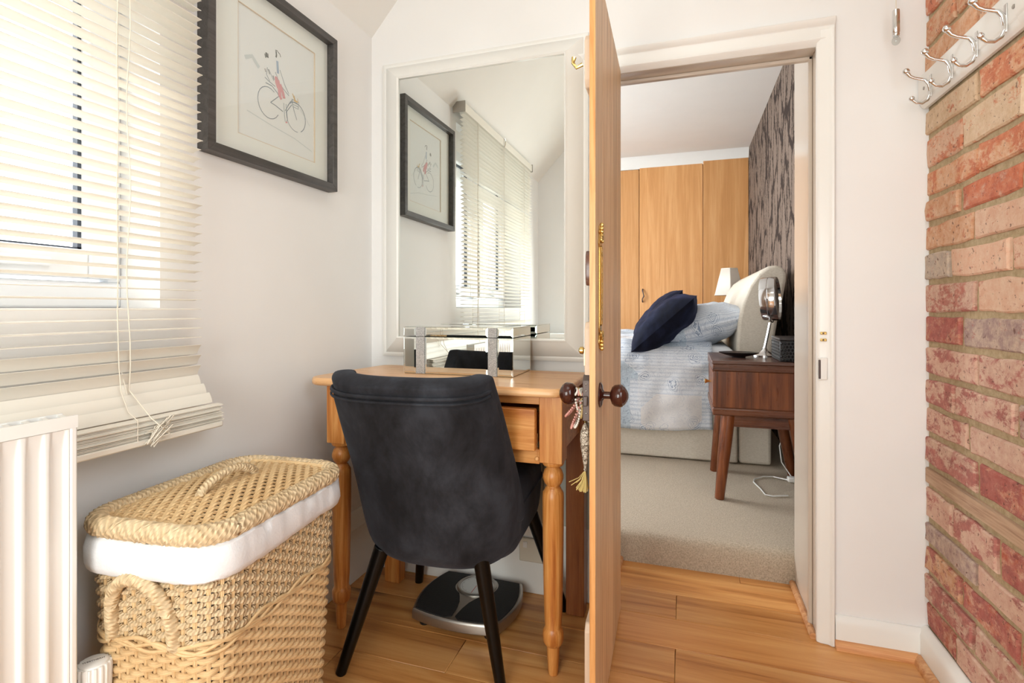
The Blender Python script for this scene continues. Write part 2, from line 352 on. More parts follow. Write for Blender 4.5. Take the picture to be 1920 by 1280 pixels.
# planks: rows .151 deep along X, each with its own joints; rows counted from Y 2.07 downwards
pk = {}
def plank(x0, x1, y0, y1):
    key = (round(x1 - x0, 3), round(y1 - y0, 3))
    if key in pk: o = copy_part(pk[key], floor)
    else:
        mb = B(0, key[0] - .0012, 0, key[1] - .0012, -.018, 0); o = obj('plank', mb, M['oak'], floor, bevel=.0012, seg=1); pk[key] = o
    o.location = (x0, y0, 0)
y = 2.223; row = 0
joints = {1: [.55], 2: [-.02], 3: [-.75, .78], 4: [-.02], 5: [-.62, .5], 6: [-.95, .1], 7: [-.4, .6], 8: [-.8, .25]}
while y > -.85:
    cuts = sorted(joints.get(row, [-.9 + (row * .37) % 1.3, .2 + (row * .29) % .5]))
    xs = [-1.19] + cuts + [.70]
    for a, b in zip(xs, xs[1:]): plank(a, b, y - .1515, y)
    y -= .1515; row += 1
# --- left wall with the window opening
WY0, WY1, WZ0, WZ1 = -.28, .912, 1.0, 2.0
mb = MB()
for a in ((-1.36, XL, YR - .2, WY0, -.02, 2.3), (-1.36, XL, WY1, 2.13, -.02, 2.3), (-1.36, XL, WY0, WY1, -.02, WZ0), (-1.36, XL, WY0, WY1, WZ1, 2.3)): mb.box(*a)
struct('wall_left', mb, M['wall'])
# --- back wall, a thick partition with the doorway
DX0, DX1, DZ = -.243, .385, 1.785
mb = MB()
for za, ya, yb in ((DZ + .02, YB, 1.875), (2.62, 1.875, 2.13)):
    mb.prism([(-1.36, -.02), (DX0 - .02, -.02), (DX0 - .02, za), (DX1 + .02, za), (DX1 + .02, -.02), (.9, -.02), (.9, 3.1), (-1.36, 3.1)], 'y', ya, yb)
struct('wall_back', mb, M['wall'])
struct('wall_rear', B(-1.36, .9, YR - .2, YR, -.02, 3.1), M['wall'])
mb = MB().prism([(-1.4, ceil_z(-1.4)), (-.4, ceil_z(-.4)), (.9, ceil_z(-.4)), (.9, ceil_z(-.4) + .1), (-.45, ceil_z(-.4) + .1), (-1.4, ceil_z(-1.4) + .12)], 'y', YR - .2, 2.1)
struct('ceiling', mb, M['ceil'])
# --- right wall of bricks
wr = struct('wall_right', B(XR + .005, .9, YR - .2, 2.13, -.02, 3.1), M['mortar'])
beds = [.0, .09, .17, .252, .331, .402, .497, .556, .643, .722, .807, .897, .982, 1.073, 1.157, 1.237, 1.309, 1.389, 1.485, 1.565, 1.65, 1.736, 1.82, 1.905, 1.99, 2.075, 2.16]
T = {'pale': (208, 176, 142), 'pink': (218, 170, 142), 'orange': (212, 152, 112), 'tan': (196, 160, 128), 'purple': (158, 130, 126), 'rose': (206, 160, 142), 'red': (186, 96, 72), 'grey': (176, 160, 148)}
# per course: joint positions (Y) from the back corner forwards, then tones and redness of its bricks
rows = {18: ([1.512], [('pale', .1), ('orange', .75), ('orange', .5)]), 17: ([1.587, 1.331], [('pink', .55), ('pale', .25), ('pink', .5)]), 16: ([1.516], [('orange', .55), ('orange', .7)]),
 15: ([1.597, 1.344], [('orange', .3), ('red', .95), ('pink', .4)]), 14: ([1.536], [('orange', .3), ('pink', .12)]), 13: ([1.644, 1.382], [('grey', .0), ('pink', .1), ('pink', .2)]),
 12: ([1.522], [('rose', .6), ('pink', .1)]), 11: ([1.592, 1.336], [('red', 1.0), ('purple', .2), ('rose', .5)]), 10: ([1.512], [('rose', .5), ('rose', .5)]),
 9: ([1.622, 1.362], [('rose', .75), ('rose', .45), ('purple', .6)]), 8: ([1.559], [('rose', .55), ('rose', .25)]), 7: ([1.519], [('rose', .75), ('red', .95)]),
 5: ([1.636, 1.43], [('rose', .4), ('rose', .65), ('red', .7)]), 4: ([1.519], [('purple', .1), ('rose', .2)]), 3: ([1.592], [('orange', .6), ('red', .8)]), 2: ([1.531], [('rose', .85), ('rose', .5)]),
 1: ([1.622], [('red', .8), ('rose', .4)]), 19: ([1.6], [('orange', .3), ('orange', .4)]), 20: ([1.512], [('orange', .3), ('orange', .7)]), 21: ([1.62, 1.36], [('orange', .4), ('orange', .6), ('pink', .5)])}
rb = random.Random(3); tones = list(T)
for k in range(1, len(beds) - 1):
    z0, z1 = beds[k] + .0080, beds[k + 1] - .0080
    if k == 6:
        mb = MB()
        n = 30
        mb.grid(lambda a, b: (XR - .004 + .0015 * sin(a * 40) , YB - .002 - a * 2.0, z0 + .002 + b * (z1 - z0 - .004)), n, 3)
        mb.box(XR - .002, XR + .03, YB - 2.0, YB - .002, z0, z1)
        obj('timber_strip', mb, M['timber'], wr, label='weathered grey-brown timber strip laid between two brick courses'); continue
    js, cs = rows.get(k, ([YB - .1 - (k % 2) * .12], []))
    ys = [YB] + list(js)
    while ys[-1] > .35: ys.append(ys[-1] - .245 + rb.uniform(-.012, .012))
    for i in range(len(ys) - 1):
        ya, yb = ys[i] - (.0 if i == 0 else .0080), ys[i + 1] + .0080
        if ya - yb < .02: continue
        tn, al = cs[i] if i < len(cs) else (rb.choice(tones), rb.uniform(.1, .9))
        px = XR - rb.uniform(.0, .006); q = .004; mb = MB(); jt = lambda s=.0032: rb.uniform(-s, s)
        # uneven hand-made face: an irregular 10-point outline with a proud inner face
        n6 = [(0, 0), (.25, 0), (.5, 0), (.75, 0), (1, 0), (1, .5), (1, 1), (.75, 1), (.5, 1), (.25, 1), (0, 1), (0, .5)]
        out = [(yb + (ya - yb) * a + jt(), z0 + (z1 - z0) * b + jt()) for a, b in n6]
        cy, cz = (ya + yb) / 2, (z0 + z1) / 2
        inn = [(cy + (p - cy) * (1 - 2 * q / (ya - yb)), cz + (r - cz) * (1 - 2 * q / (z1 - z0))) for p, r in out]
        mb.loft([[(XR + .012, p, r) for p, r in out], [(px + .004, p, r) for p, r in out], [(px + jt(.001), p, r) for p, r in inn]])
        c = lin(T[tn]); v_ = rb.uniform(.9, 1.08)
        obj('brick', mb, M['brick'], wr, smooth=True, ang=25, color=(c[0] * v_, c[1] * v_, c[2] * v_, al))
# --- window
wn = sroot('window_1'); FX = -1.285
mb = MB(); fw = .05
for a in ((-1.35, FX, WY0, WY0 + fw, WZ0 + .06, WZ1 - .06), (-1.35, FX, WY1 - .03, WY1, WZ0 + .06, WZ1 - .06), (-1.35, FX, WY0, WY1, WZ0, WZ0 + .06), (-1.35, FX, WY0, WY1, WZ1 - .06, WZ1), (-1.35, FX, .28, .36, WZ0 + .06, WZ1 - .06)): mb.box(*a)
obj('window_frame', mb, M['upvc'], wn, bevel=.006)
for (a, b) in ((.368, .898), (WY0 + .058, .272)):
    mb = MB(); t = .065; z0, z1 = WZ0 + .066, WZ1 - .066
    for q in ((-1.335, FX + .012, a, a + t, z0, z1), (-1.335, FX + .012, b - t, b, z0, z1), (-1.335, FX + .012, a + t, b - t, z0, z0 + t), (-1.335, FX + .012, a + t, b - t, z1 - t, z1)): mb.box(*q)
    sh = obj('sash', mb, M['upvc'], wn, bevel=.006)
    g = .008; mb = MB()
    for q in ((-1.316, -1.300, a + t - .001, a + t + g, z0 + t, z1 - t), (-1.316, -1.300, b - t - g, b - t + .001, z0 + t, z1 - t), (-1.316, -1.300, a + t, b - t, z0 + t, z0 + t + .006), (-1.316, -1.300, a + t, b - t, z1 - t - .006, z1 - t)): mb.box(*q)
    mb.box(-1.33, FX + .002, b - .001, b + .006, z0 + .035, z1)
    obj('glazing_seal', mb, M['seal'], sh)
    obj('pane', B(-1.318, -1.314, a + t, b - t, z0 + t, z1 - t), M['pane'], sh)
    hb = MB().box(FX + .012, FX + .028, (a + b) / 2 - .02, (a + b) / 2 + .02, z0 + .012, z0 + .05).box(FX + .028, FX + .04, (a + b) / 2 - .01, (a + b) / 2 + .11, z0 + .02, z0 + .04)
    obj('handle', hb, M['upvc'], sh, bevel=.004)
struct('ground', B(-14, -1.5, -9, 12, -.6, -.5), M['paving'])
# --- bedroom shell
BZ = .115; RX = .613
mb = MB().prism([(2.118, -.02), (2.116, .045), (2.119, .08), (2.128, .10), (2.145, .112), (2.18, BZ), (5.9, BZ), (5.9, -.02)], 'x', -2.7, .9)
obj('floor_carpet', mb, M['carpet'], kind='structure')
struct('wall_papered', B(RX, .9, 2.13, 6.3, .0, 2.8), M['wallpaper'])
struct('wall_far', B(-2.7, .9, 6.2, 6.3, 0, 2.8), M['wall'])
mb = MB()
for a in ((-2.7, -2.5, 2.13, 2.5, 0, 2.8), (-2.7, -2.5, 4.5, 6.3, 0, 2.8), (-2.7, -2.5, 2.5, 4.5, 0, .75), (-2.7, -2.5, 2.5, 4.5, 2.35, 2.8)): mb.box(*a)
struct('wall_bedroom_left', mb, M['wall'])
struct('ceiling_bedroom', B(-2.7, .9, 1.875, 6.3, 2.56, 2.62), M['ceil'])
struct('trim_coving', MB().prism([(5.6, 2.44), (5.6, 2.56), (5.55, 2.56), (5.57, 2.54), (5.585, 2.50)], 'x', -2.5, RX), M['gloss'])
struct('wall_bedroom_near', B(-2.7, -1.36, 2.03, 2.13, 0, 2.8), M['wall'])

# ------------------------------------------------------------------ door lining, architraves, skirtings, beads
dr = sroot('door_frame')
obj('lining', B(DX1, DX1 + .022, YB + .001, 2.128, -.01, 2.62), M['jamb'], dr, bevel=.002)
obj('lining', B(DX0 - .022, DX0, YB + .001, 2.128, -.01, 2.62), M['jamb'], dr, bevel=.002)
obj('lining', B(DX0, DX1, YB + .001, 1.875, DZ, DZ + .021), M['jamb'], dr, bevel=.002)
arch = [(0, 0), (0, .010), (.010, .016), (.030, .018), (.038, .024), (.046, .024), (.046, 0)]
obj('architrave', MB().prism([(DX1 + a - .004, YB - b) for a, b in arch], 'z', 0, DZ + .045), M['gloss'], dr, bevel=.002)
head = [(0, 0), (.010, 0), (.018, .006), (.022, .012), (.055, .016), (.062, .028), (.074, .034), (.074, 0)]
obj('architrave', MB().prism([(YB - [0,.012,.018,.016,.016,.024,.030,0][i], DZ + .0 + a) for i, (a, b) in enumerate(head)], 'x', -.395, DX1 + .045), M['gloss'], dr, bevel=.002)
obj('architrave', MB().prism([(DX0 - a + .004, YB - b) for a, b in arch], 'z', 0, DZ), M['gloss'], dr, bevel=.002)
mb = MB().box(DX1 - .012, DX1, YB + .055, YB + .075, 0, DZ).box(DX0, DX1, YB + .055, YB + .075, DZ - .012, DZ)
obj('door_stop', mb, M['jamb'], dr, bevel=.003)
for z in (.905, .925):
    kp = obj('keep_tab', B(DX1 + .004, DX1 + .020, YB - .026, YB - .017, z - .004, z + .004), M['brass'], dr, bevel=.001)
    obj('screw', MB().lathe([(.0025, 0), (.0022, -.0012), (.001, -.0015)], (DX1 + .011, YB - .0262, z), 10, 'y'), M['iron'], kp)
obj('lock_keep', MB().box(DX1 + .003, DX1 + .022, YB - .027, YB - .017, .787, .852).box(DX1 - .001, DX1 + .005, YB - .0275, YB - .016, .785, .79).box(DX1 - .001, DX1 + .005, YB - .0275, YB - .016, .846, .851), M['gloss'], dr, bevel=.002)
obj('keep_slot', B(DX1 - .0005, DX1 + .004, YB - .028, YB - .019, .79, .845), M['iron'], dr)
obj('bead', MB().tube([(DX1 - .009, YB + .0, .008), (DX1 - .009, 2.115, .008)], .011, 8), M['oakbead'], dr)
obj('bead', MB().tube([(DX0 + .009, YB + .0, .008), (DX0 + .009, 2.115, .008)], .011, 8), M['oakbead'], dr)
# skirtings
sk = [(0, 0), (.018, 0), (.018, .066), (.013, .080), (.004, .088), (0, .088)]
struct('baseboard_back', MB().prism([(YB - a, b) for a, b in sk], 'x', DX1 + .045, XR - .004), M['gloss'], bevel=.002)
struct('baseboard_right', MB().prism([(XR + .002 - a * 1.35, b * 1.1) for a, b in sk], 'y', YR, YB), M['gloss'], bevel=.002)
qb = lambda n=6, r=.021: [(0, 0)] + [(r * cos(pi/2*i/n), r * sin(pi/2*i/n)) for i in range(n + 1)]
struct('trim_1', MB().prism([(YB - .018 - a, b) for a, b in qb()], 'x', DX1 + .042, XR - .028), M['oakbead'])
struct('trim_2', MB().prism([(XR - .023 - a, b) for a, b in qb()], 'y', YR, YB - .022), M['oakbead'])
tall = [(0, 0), (.020, 0), (.020, .135), (.013, .150), (.013, .175), (.020, .19), (.012, .215), (.010, .236), (.003, .25), (0, .25)]
struct('baseboard_left', MB().prism([(XL + a, b) for a, b in tall], 'y', YR, YB), M['gloss'], bevel=.0015)
struct('trim_3', MB().prism([(YB - a * .8, b) for a, b in tall], 'x', XL + .02, DX0 - .04), M['gloss'], bevel=.0015)
# boarding below the mirror
pn = sroot('trim_4'); x0 = XL + .03
M['sage'] = paint('sage_white_paint', (206, 210, 200), .5, .05, 30)
first = None
while x0 < DX0 - .07:
    if first is None: first = obj('board', MB().box(0, .0585, YB - .008, YB, .245, .775), M['sage'], pn, bevel=.002, seg=1); o = first
    else: o = copy_part(first, pn)
    o.location = (x0, 0, 0); x0 += .0605

# ================================================================== MIRROR on the back wall
mr = thing('wall_mirror', 'large wall mirror in a moulded white frame above the pine table', 'mirror', (-.70, YB, .815))
ox0, ox1, oz0, oz1 = -1.102, -.305, .816, 1.936; ix0, ix1, iz0, iz1 = -1.018, -.382, .893, 1.862
YF = YB
def member(a0, a1, b0, b1, side):   # mitred moulding from outer edge a to inner edge b
    prof = [(0, .0), (0, .014), (.10, .018), (.2, .017), (.3, .026), (.82, .040), (.93, .046), (1.0, .042), (1.0, .0)]
    r0, r1 = [], []
    for t, d in prof:
        r0.append((a0[0] + (b0[0]-a0[0])*t, YF - d, a0[1] + (b0[1]-a0[1])*t)); r1.append((a1[0] + (b1[0]-a1[0])*t, YF - d, a1[1] + (b1[1]-a1[1])*t))
    return MB().loft([r0, r1])
oc = [(ox0, oz0), (ox1, oz0), (ox1, oz1), (ox0, oz1)]; ic = [(ix0, iz0), (ix1, iz0), (ix1, iz1), (ix0, iz1)]
for i in range(4):
    j = (i + 1) % 4; obj('frame_member', member(oc[i], oc[j], ic[i], ic[j], i), M['gloss'], mr, ang=50)
obj('glass', B(ix0 - .005, ix1 + .005, YB - .036, YB - .03, iz0 - .005, iz1 + .005), M['mirror'], mr, smooth=False)

# ================================================================== PICTURE on the left wall
pc = thing('framed_picture', 'charcoal-framed print of a woman cycling with a dog, on the window wall', 'picture', (XL, 1.267, 1.655))
PX = -1.122; y0, y1, z0, z1 = 1.010, 1.524, 1.396, 1.9135; fw = .023
def fm(a0, a1, b0, b1):
    prof = [(0, 0), (0, .038), (1.0, .038), (1.0, .006)]
    P = lambda a, b, t, d: (XL + d, a[0] + (b[0]-a[0])*t, a[1] + (b[1]-a[1])*t)
    return MB().loft([[P(a0, b0, t, d) for t, d in prof], [P(a1, b1, t, d) for t, d in prof]])
oc = [(y0, z0), (y1, z0), (y1, z1), (y0, z1)]; ic = [(y0+fw, z0+fw), (y1-fw, z0+fw), (y1-fw, z1-fw), (y0+fw, z1-fw)]
for i in range(4): obj('frame_member', fm(oc[i], oc[(i+1)%4], ic[i], ic[(i+1)%4]), M['frame'], pc, bevel=.001, seg=1)
obj('backing', B(XL, XL + .008, y0 + .01, y1 - .01, z0 + .01, z1 - .01), M['frame'], pc)
ay0, ay1, az0, az1 = 1.125, 1.44, 1.475, 1.835
mb = MB()
for a in ((y0+fw-.004, ay0, z0+fw-.004, z1-fw+.004), (ay1, y1-fw+.004, z0+fw-.004, z1-fw+.004), (ay0, ay1, z0+fw-.004, az0), (ay0, ay1, az1, z1-fw+.004)): mb.box(XL + .0085, XL + .013, *a)
obj('mount', mb, M['mount'], pc, smooth=False)
mb = MB(); k = .0016
for a in ((ay0, ay0+k, az0, az1), (ay1-k, ay1, az0, az1), (ay0, ay1, az0, az0+k), (ay0, ay1, az1-k, az1)): mb.box(XL + .0086, XL + .0128, *a)
obj('mount_bevel', mb, M['bevelcut'], pc)
obj('print_paper', B(XL + .0082, XL + .009, ay0, ay1, az0, az1), M['paper'], pc)
# the drawing: thin flat strokes of ink and wash lying on the paper (coordinates measured off the sheet)
def art(u, v):   # u,v are positions on the sheet
    l = u - .5; return (XL + .0093, 1.128 + u * .315, 1.477 + v * .36)
def strokes(name, cols, lines):
    mb = MB()
    for wd, pts in lines:
        P = [Vector(art(*p)) for p in pts]; mb.tube(P, wd, 5, flat=.12, up=(1, 0, 0))
    return obj(name, mb, ink(name, cols), pc, kind='stuff')
def arc(cx, cy, rx, ry, a, b, n=16): return [(cx + rx*cos(radians(a+(b-a)*i/n)), cy + ry*sin(radians(a+(b-a)*i/n))) for i in range(n+1)]
strokes('ink_line', (150, 158, 164), [(.0012, arc(.36, .34, .135, .125, 60, 330)), (.0014, arc(.72, .33, .135, .125, -60, 150)), (.0010, arc(.72, .33, .135, .125, 170, 280)), (.0014, [(.32,.49),(.40,.49),(.47,.455),(.49,.43)]), (.0012, [(.38,.35),(.48,.43)]), (.0014, [(.38,.35),(.44,.345),(.54,.325)]), (.0012, [(.57,.34),(.64,.44),(.67,.46)]), (.0013, [(.58,.33),(.66,.42)]), (.0012, [(.66,.46),(.69,.38),(.73,.31)]), (.0012, [(.31,.53),(.36,.515),(.44,.50)]), (.0011, [(.44,.62),(.50,.54),(.58,.50),(.62,.485)]), (.001, [(.50,.66),(.56,.56),(.62,.50)]), (.001, [(.55,.40),(.56,.30),(.57,.25)]), (.001, [(.58,.40),(.60,.28),(.585,.25)]), (.001, [(.66,.47),(.76,.47),(.75,.41),(.68,.41),(.66,.47)]), (.0008, [(.68,.45),(.75,.45)]), (.0008, [(.68,.43),(.75,.43)]), (.0011, [(.34,.62),(.33,.56),(.37,.52)]), (.0009,[(.36,.61),(.42,.54)])])
strokes('hair_ink', (118, 120, 114), [(.0026, [(.45,.795),(.455,.765),(.45,.745)]), (.0014, [(.47,.80),(.50,.79),(.51,.77)]), (.0013, [(.44,.80),(.47,.805)]), (.003, [(.325,.735),(.335,.70)]), (.0018, [(.31,.72),(.32,.69)]), (.0018, [(.345,.735),(.35,.70)]), (.0014, [(.35,.61),(.37,.575)]), (.0012, [(.31,.60),(.32,.575)]), (.0014,[(.41,.58),(.425,.55)])])
strokes('dress_wash', (226, 168, 170), [(.006, [(.45,.585),(.455,.54),(.48,.50)]), (.007, [(.47,.565),(.49,.51),(.50,.44)]), (.006, [(.50,.54),(.54,.48),(.555,.44)]), (.005, [(.49,.45),(.52,.42)]), (.0022, [(.575,.245),(.60,.25)])])
strokes('blouse_wash', (176, 190, 206), [(.0045, [(.465,.72),(.47,.67),(.475,.62)])])
strokes('basket_wash', (226, 196, 150), [(.002, [(.67,.52),(.70,.475)]), (.0016, [(.69,.51),(.71,.47)]), (.0012, [(.74,.50),(.75,.47)]), (.003, [(.69,.47),(.74,.468)])])
strokes('hill_wash', (216, 221, 219), [(.006, [(.08,.60),(.16,.64),(.24,.58)]), (.0014, [(.10,.20),(.40,.165),(.70,.14),(.95,.09)]), (.0012, [(.78,.42),(.85,.37),(.92,.31)])])
obj('cover_glass', B(XL + .018, XL + .0195, y0 + fw - .004, y1 - fw + .004, z0 + fw - .004, z1 - fw + .004), M['pictureglass'], pc)

# ================================================================== VENETIAN BLIND
bl = thing('venetian_blind', 'cream slatted venetian blind hanging over the window, bottom slats bunched', 'blind', (-1.10, .31, 2.05))
BY0, BY1 = -.335, .962; L = BY1 - BY0; BX = -1.1025
obj('head_rail', B(-1.128, -1.088, BY0, BY1, 2.035, 2.08), M['slat'], bl, bevel=.002)
for yy in (BY0 - .004, BY1 + .0005): obj('rail_bracket', B(-1.155, -1.083, yy, yy + .0035, 2.03, 2.088), M['satin'], bl, bevel=.001)
obj('support_clip', MB().tube([(-1.087, .32, 2.085), (-1.080, .32, 2.07), (-1.082, .32, 2.045), (-1.087, .32, 2.03)], .004, 6), M['chrome'], bl)
mb = MB(); hw, th, cr = .0128, .0013, .0016
sec = [(-hw, 0), (-hw*.5, cr*.75), (0, cr), (hw*.5, cr*.75), (hw, 0), (hw, -th), (hw*.5, cr*.75-th), (0, cr-th), (-hw*.5, cr*.75-th), (-hw, -th)]
mb.prism(sec, 'y', BY0, BY1)
sl = obj('slat', mb, M['slat'], bl, world=False, ang=30)
base = Vector((-1.10, .31, 2.05)); sl.data.transform(Matrix.Translation((0, -.31, 0)))
rr = random.Random(5); nS = 0
def slat(z, tilt, dx=0, dy=0, yaw=0):
    global nS
    o = sl if nS == 0 else copy_part(sl, bl); nS += 1
    o.location = (BX + dx - base.x, dy, z - base.z); o.rotation_euler = (radians(yaw), radians(tilt), 0)
z = 2.018
while z > .915:
    slat(z, rr.uniform(-4, 4) - 14 * min(1, max(0, (z - 1.0) / .15)) + (16 if rr.random() < .06 else 0), rr.uniform(-.002, .002), rr.uniform(-.003, .003)); z -= .0222
for z, t in ((.902, -58), (.878, -58), (.853, -62)): slat(z, t, .004)
for i, z in enumerate((.829, .808, .787)): slat(z, 68, .006 + .014 * i, .003 * i)
for i in range(15): slat(.7735 - i * .00255, rr.uniform(3, 6), .056 + rr.uniform(-.004, .004), .006 + rr.uniform(-.008, .008), rr.uniform(-.05, .05))
obj('bottom_rail', B(BX + .040, BX + .072, BY0 - .002, BY1 + .006, .7215, .7345), M['slat'], bl, bevel=.003)
for yc in (.765, .32, -.13):
    mb = MB()
    pts_f = [(BX + .0135, yc, 2.035)] + [(BX + .0135, yc + .0015*sin(i*1.7), 2.035 - i*.08) for i in range(1, 14)] + [(BX + .018, yc, .88), (BX + .024, yc, .83), (BX + .045, yc, .79), (BX + .070, yc, .775), (BX + .070, yc, .73)]
    pts_b = [(BX - .0135, yc + .02, 2.035), (BX - .0135, yc + .02, .9), (BX + .02, yc + .02, .80), (BX + .045, yc + .02, .74)]
    mb.tube(pts_f, .0011, 5); mb.tube(pts_b, .0009, 5)
    z = 2.018
    while z > .93: mb.tube([(BX - .013, yc + .02, z - .004), (BX + .013, yc, z - .002)], .0007, 4); z -= .0222
    obj('ladder_cord', mb, M['cord'], bl)
pts = [(BX + .017, .785 + .004*sin(i*.9), 2.03 - i * .05) for i in range(25)] + [(BX + .075, .79, .775)]
k = random.Random(2)
for i in range(46): pts.append((BX + .078 + k.uniform(0, .012), .80 + .035*sin(i*1.9) * k.uniform(.4, 1), .748 + .02*cos(i*1.3) * k.uniform(.4, 1) + .012 * sin(i*1.9)))
obj('pull_cord', MB().tube(pts, .0012, 5), M['cord'], bl)

# ================================================================== RADIATOR
RY0, RY1, RXF, RZ = -.12, .623, -.982, .818
rd = thing('radiator', 'white ribbed panel radiator standing below the window blind', 'radiator', (-1.0, .1, .14))
yk = []; yv = RY1 - .012
prof = []
pitch = .033
yy = RY1 - .03
bmv = MB(); NY = 420; NZ = 40
def radz(a, b):
    Y = RY0 + .012 + a * (RY1 - RY0 - .024); Z = .15 + b * (RZ - .022 - .15)
    ph = ((RY1 - .0115 - Y) / pitch) % 1.0; d = (1 - 1/(1 + math.exp(-(abs(ph - .5) - .34) * 46)))
    top = (RZ - .037 - Z) / .004; bot = (Z - .15 - .05) / .012
    e = 1/(1 + math.exp(-max(-30, min(30, top)))) * 1/(1 + math.exp(-max(-30, min(30, bot))))
    edge = 1 if (RY1 - Y) > .0135 and (Y - RY0) > .0135 else 0
    return (RXF - .0055 * d * e * edge, Y, Z)
bmv.grid(radz, NY, NZ)
obj('front_panel', bmv, M['radiator'], rd, ang=60)
for a, b in ((RY1 - .0115, RY1), (RY0, RY0 + .0115)): obj('side_panel', B(RXF - .040, RXF + .0015, a, b, .145, RZ - .012), M['radiator'], rd, bevel=.003)
obj('back_panel', B(RXF - .034, RXF - .030, RY0 + .012, RY1 - .012, .15, RZ - .022), M['radiator'], rd)
mb = MB().box(RXF - .003, RXF + .002, RY0, RY1, RZ - .021, RZ).box(RXF - .040, RXF - .036, RY0, RY1, RZ - .021, RZ)
yy = RY0 + .006
while yy < RY1 - .004:
    mb.add([(RXF - .036, yy, RZ - .002), (RXF - .003, yy - .010, RZ - .002), (RXF - .003, yy - .002, RZ - .002), (RXF - .036, yy + .008, RZ - .002), (RXF - .036, yy, RZ - .006), (RXF - .003, yy - .010, RZ - .006), (RXF - .003, yy - .002, RZ - .006), (RXF - .036, yy + .008, RZ - .006)], [(0,3,2,1),(4,5,6,7),(0,1,5,4),(1,2,6,5),(2,3,7,6),(3,0,4,7)]); yy += .026
obj('top_grille', mb, M['radiator'], rd)
for Y in (RY0 + .12, RY1 - .12): obj('wall_bracket', B(XL + .001, RXF - .03, Y - .015, Y + .015, .30, .62), M['radiator'], rd)
# thermostatic valve
tv = thing('radiator_valve', 'white ribbed thermostatic radiator valve between radiator and laundry basket', 'valve', (-1.0, .661, .2))
vc = (-1.0, .661)
rg = []
for z, r in ((.303, .021), (.308, .0245), (.363, .0255), (.367, .0245)):
    rg.append([(vc[0] + (r + (.0016 if (i // 2) % 2 else -.0012)) * cos(2*pi*i/72), vc[1] + (r + (.0016 if (i // 2) % 2 else -.0012)) * sin(2*pi*i/72), z) for i in range(72)])
obj('head', MB().loft(rg), M['white'], tv, ang=30)
obj('cap', MB().lathe([(.022, .3665), (.0215, .3695), (.018, .371)], (*vc, 0), 32), M['white'], tv)
obj('index_mark', MB().box(vc[0] + .0255, vc[0] + .0285, vc[1] - .024, vc[1] - .0195, .333, .351).box(vc[0] + .0255, vc[0] + .0285, vc[1] - .024, vc[1] - .0195, .355, .359).xf(Matrix.Translation((*vc, 0)) @ Matrix.Rotation(radians(-38), 4, 'Z') @ Matrix.Translation((-vc[0], -vc[1], 0))), M['black_ink'], tv)
obj('valve_body', MB().lathe([(.012, 0), (.012, .19), (.018, .2), (.018, .235), (.014, .24), (.014, .262), (.019, .266), (.019, .304)], (*vc, 0), 18).tube([(vc[0], vc[1], .215), (vc[0], RY1 - .004, .215)], .010, 10), M['chrome'], tv)
fc = bpy.data.curves.new('lettering', 'FONT'); fc.body = 'WESTHERM'; fc.size = .0062; fc.align_x = 'CENTER'; fc.align_y = 'CENTER'; fc.extrude = .0001
ft = bpy.data.objects.new('lettering', fc); C.objects.link(ft)
fme = bpy.data.meshes.new_from_object(ft); bpy.data.objects.remove(ft)
lo = bpy.data.objects.new('lettering', fme); C.objects.link(lo); lo.parent = tv; fme.materials.append(M['black_ink']); lo.location = (0, 0, .1712); lo.rotation_euler = (0, 0, radians(55))

# ================================================================== LAUNDRY BASKET
BSX, BSY = -.925, .885
bs = thing('laundry_basket', 'woven seagrass laundry basket with lid and white cotton liner, left of the chair', 'basket', (BSX, BSY, 0), radians(4))
def rrect(hx, hy, r, n):       # n points evenly round a rounded rectangle
    segs = [(2*(hy - r)), pi*r/2, 2*(hx - r), pi*r/2, 2*(hy - r), pi*r/2, 2*(hx - r), pi*r/2]; tot = sum(segs); out = []
    for i in range(n):
        d = tot * i / n; k = 0
        while d > segs[k]: d -= segs[k]; k += 1
        t = d / segs[k]
        if k == 0: p = (hx, -(hy-r) + d); nn = (1, 0)
        elif k == 2: p = ((hx-r) - d, hy); nn = (0, 1)
        elif k == 4: p = (-hx, (hy-r) - d); nn = (-1, 0)
        elif k == 6: p = (-(hx-r) + d, -hy); nn = (0, -1)
        else:
            cx, cy = {1: (hx-r, hy-r), 3: (-(hx-r), hy-r), 5: (-(hx-r), -(hy-r)), 7: (hx-r, -(hy-r))}[k]; q = {1: 0, 3: pi/2, 5: pi, 7: 3*pi/2}[k] + t*pi/2
            p = (cx + r*cos(q), cy + r*sin(q)); nn = (cos(q), sin(q))
        out.append((p, nn))
    return out
def hxy(z): t = z / .54; return (.114 + .024*t, .172 + .028*t, .045 + .012*t)
NS = 58; PER = 4
def woven_row(mb, z, amp, r, phase, n=6, flat=1.0, ku=90):
    hx, hy, rc = hxy(z); pts = []
    for i, (p, nn) in enumerate(rrect(hx, hy, rc, NS * PER)):
        q = cos(pi * i / PER) * phase; pts.append((p[0] + nn[0]*amp*q, p[1] + nn[1]*amp*q, z + .0006*sin(i*2.1 + z*90)))
    mb.tube(pts, r, n, closed=True, ku=ku, flat=flat, up=(0, 0, 1))
up_, lo_ = MB(), MB()
z = .525; k = 0
while z > .408:
    woven_row(up_, z, .0050, .0056, 1 if k % 2 else -1, 6, 1.0, 95); z -= .0112; k += 1
while z > .01:
    woven_row(lo_, z, .0048, .0060, 1 if k % 2 else -1, 6, .95, 30); z -= .0118; k += 1
obj('rope_weave', up_, M['rope'], bs, world=False, kind='stuff'); obj('reed_weave', lo_, M['reed'], bs, world=False, kind='stuff')
mb = MB()
z_b = .398
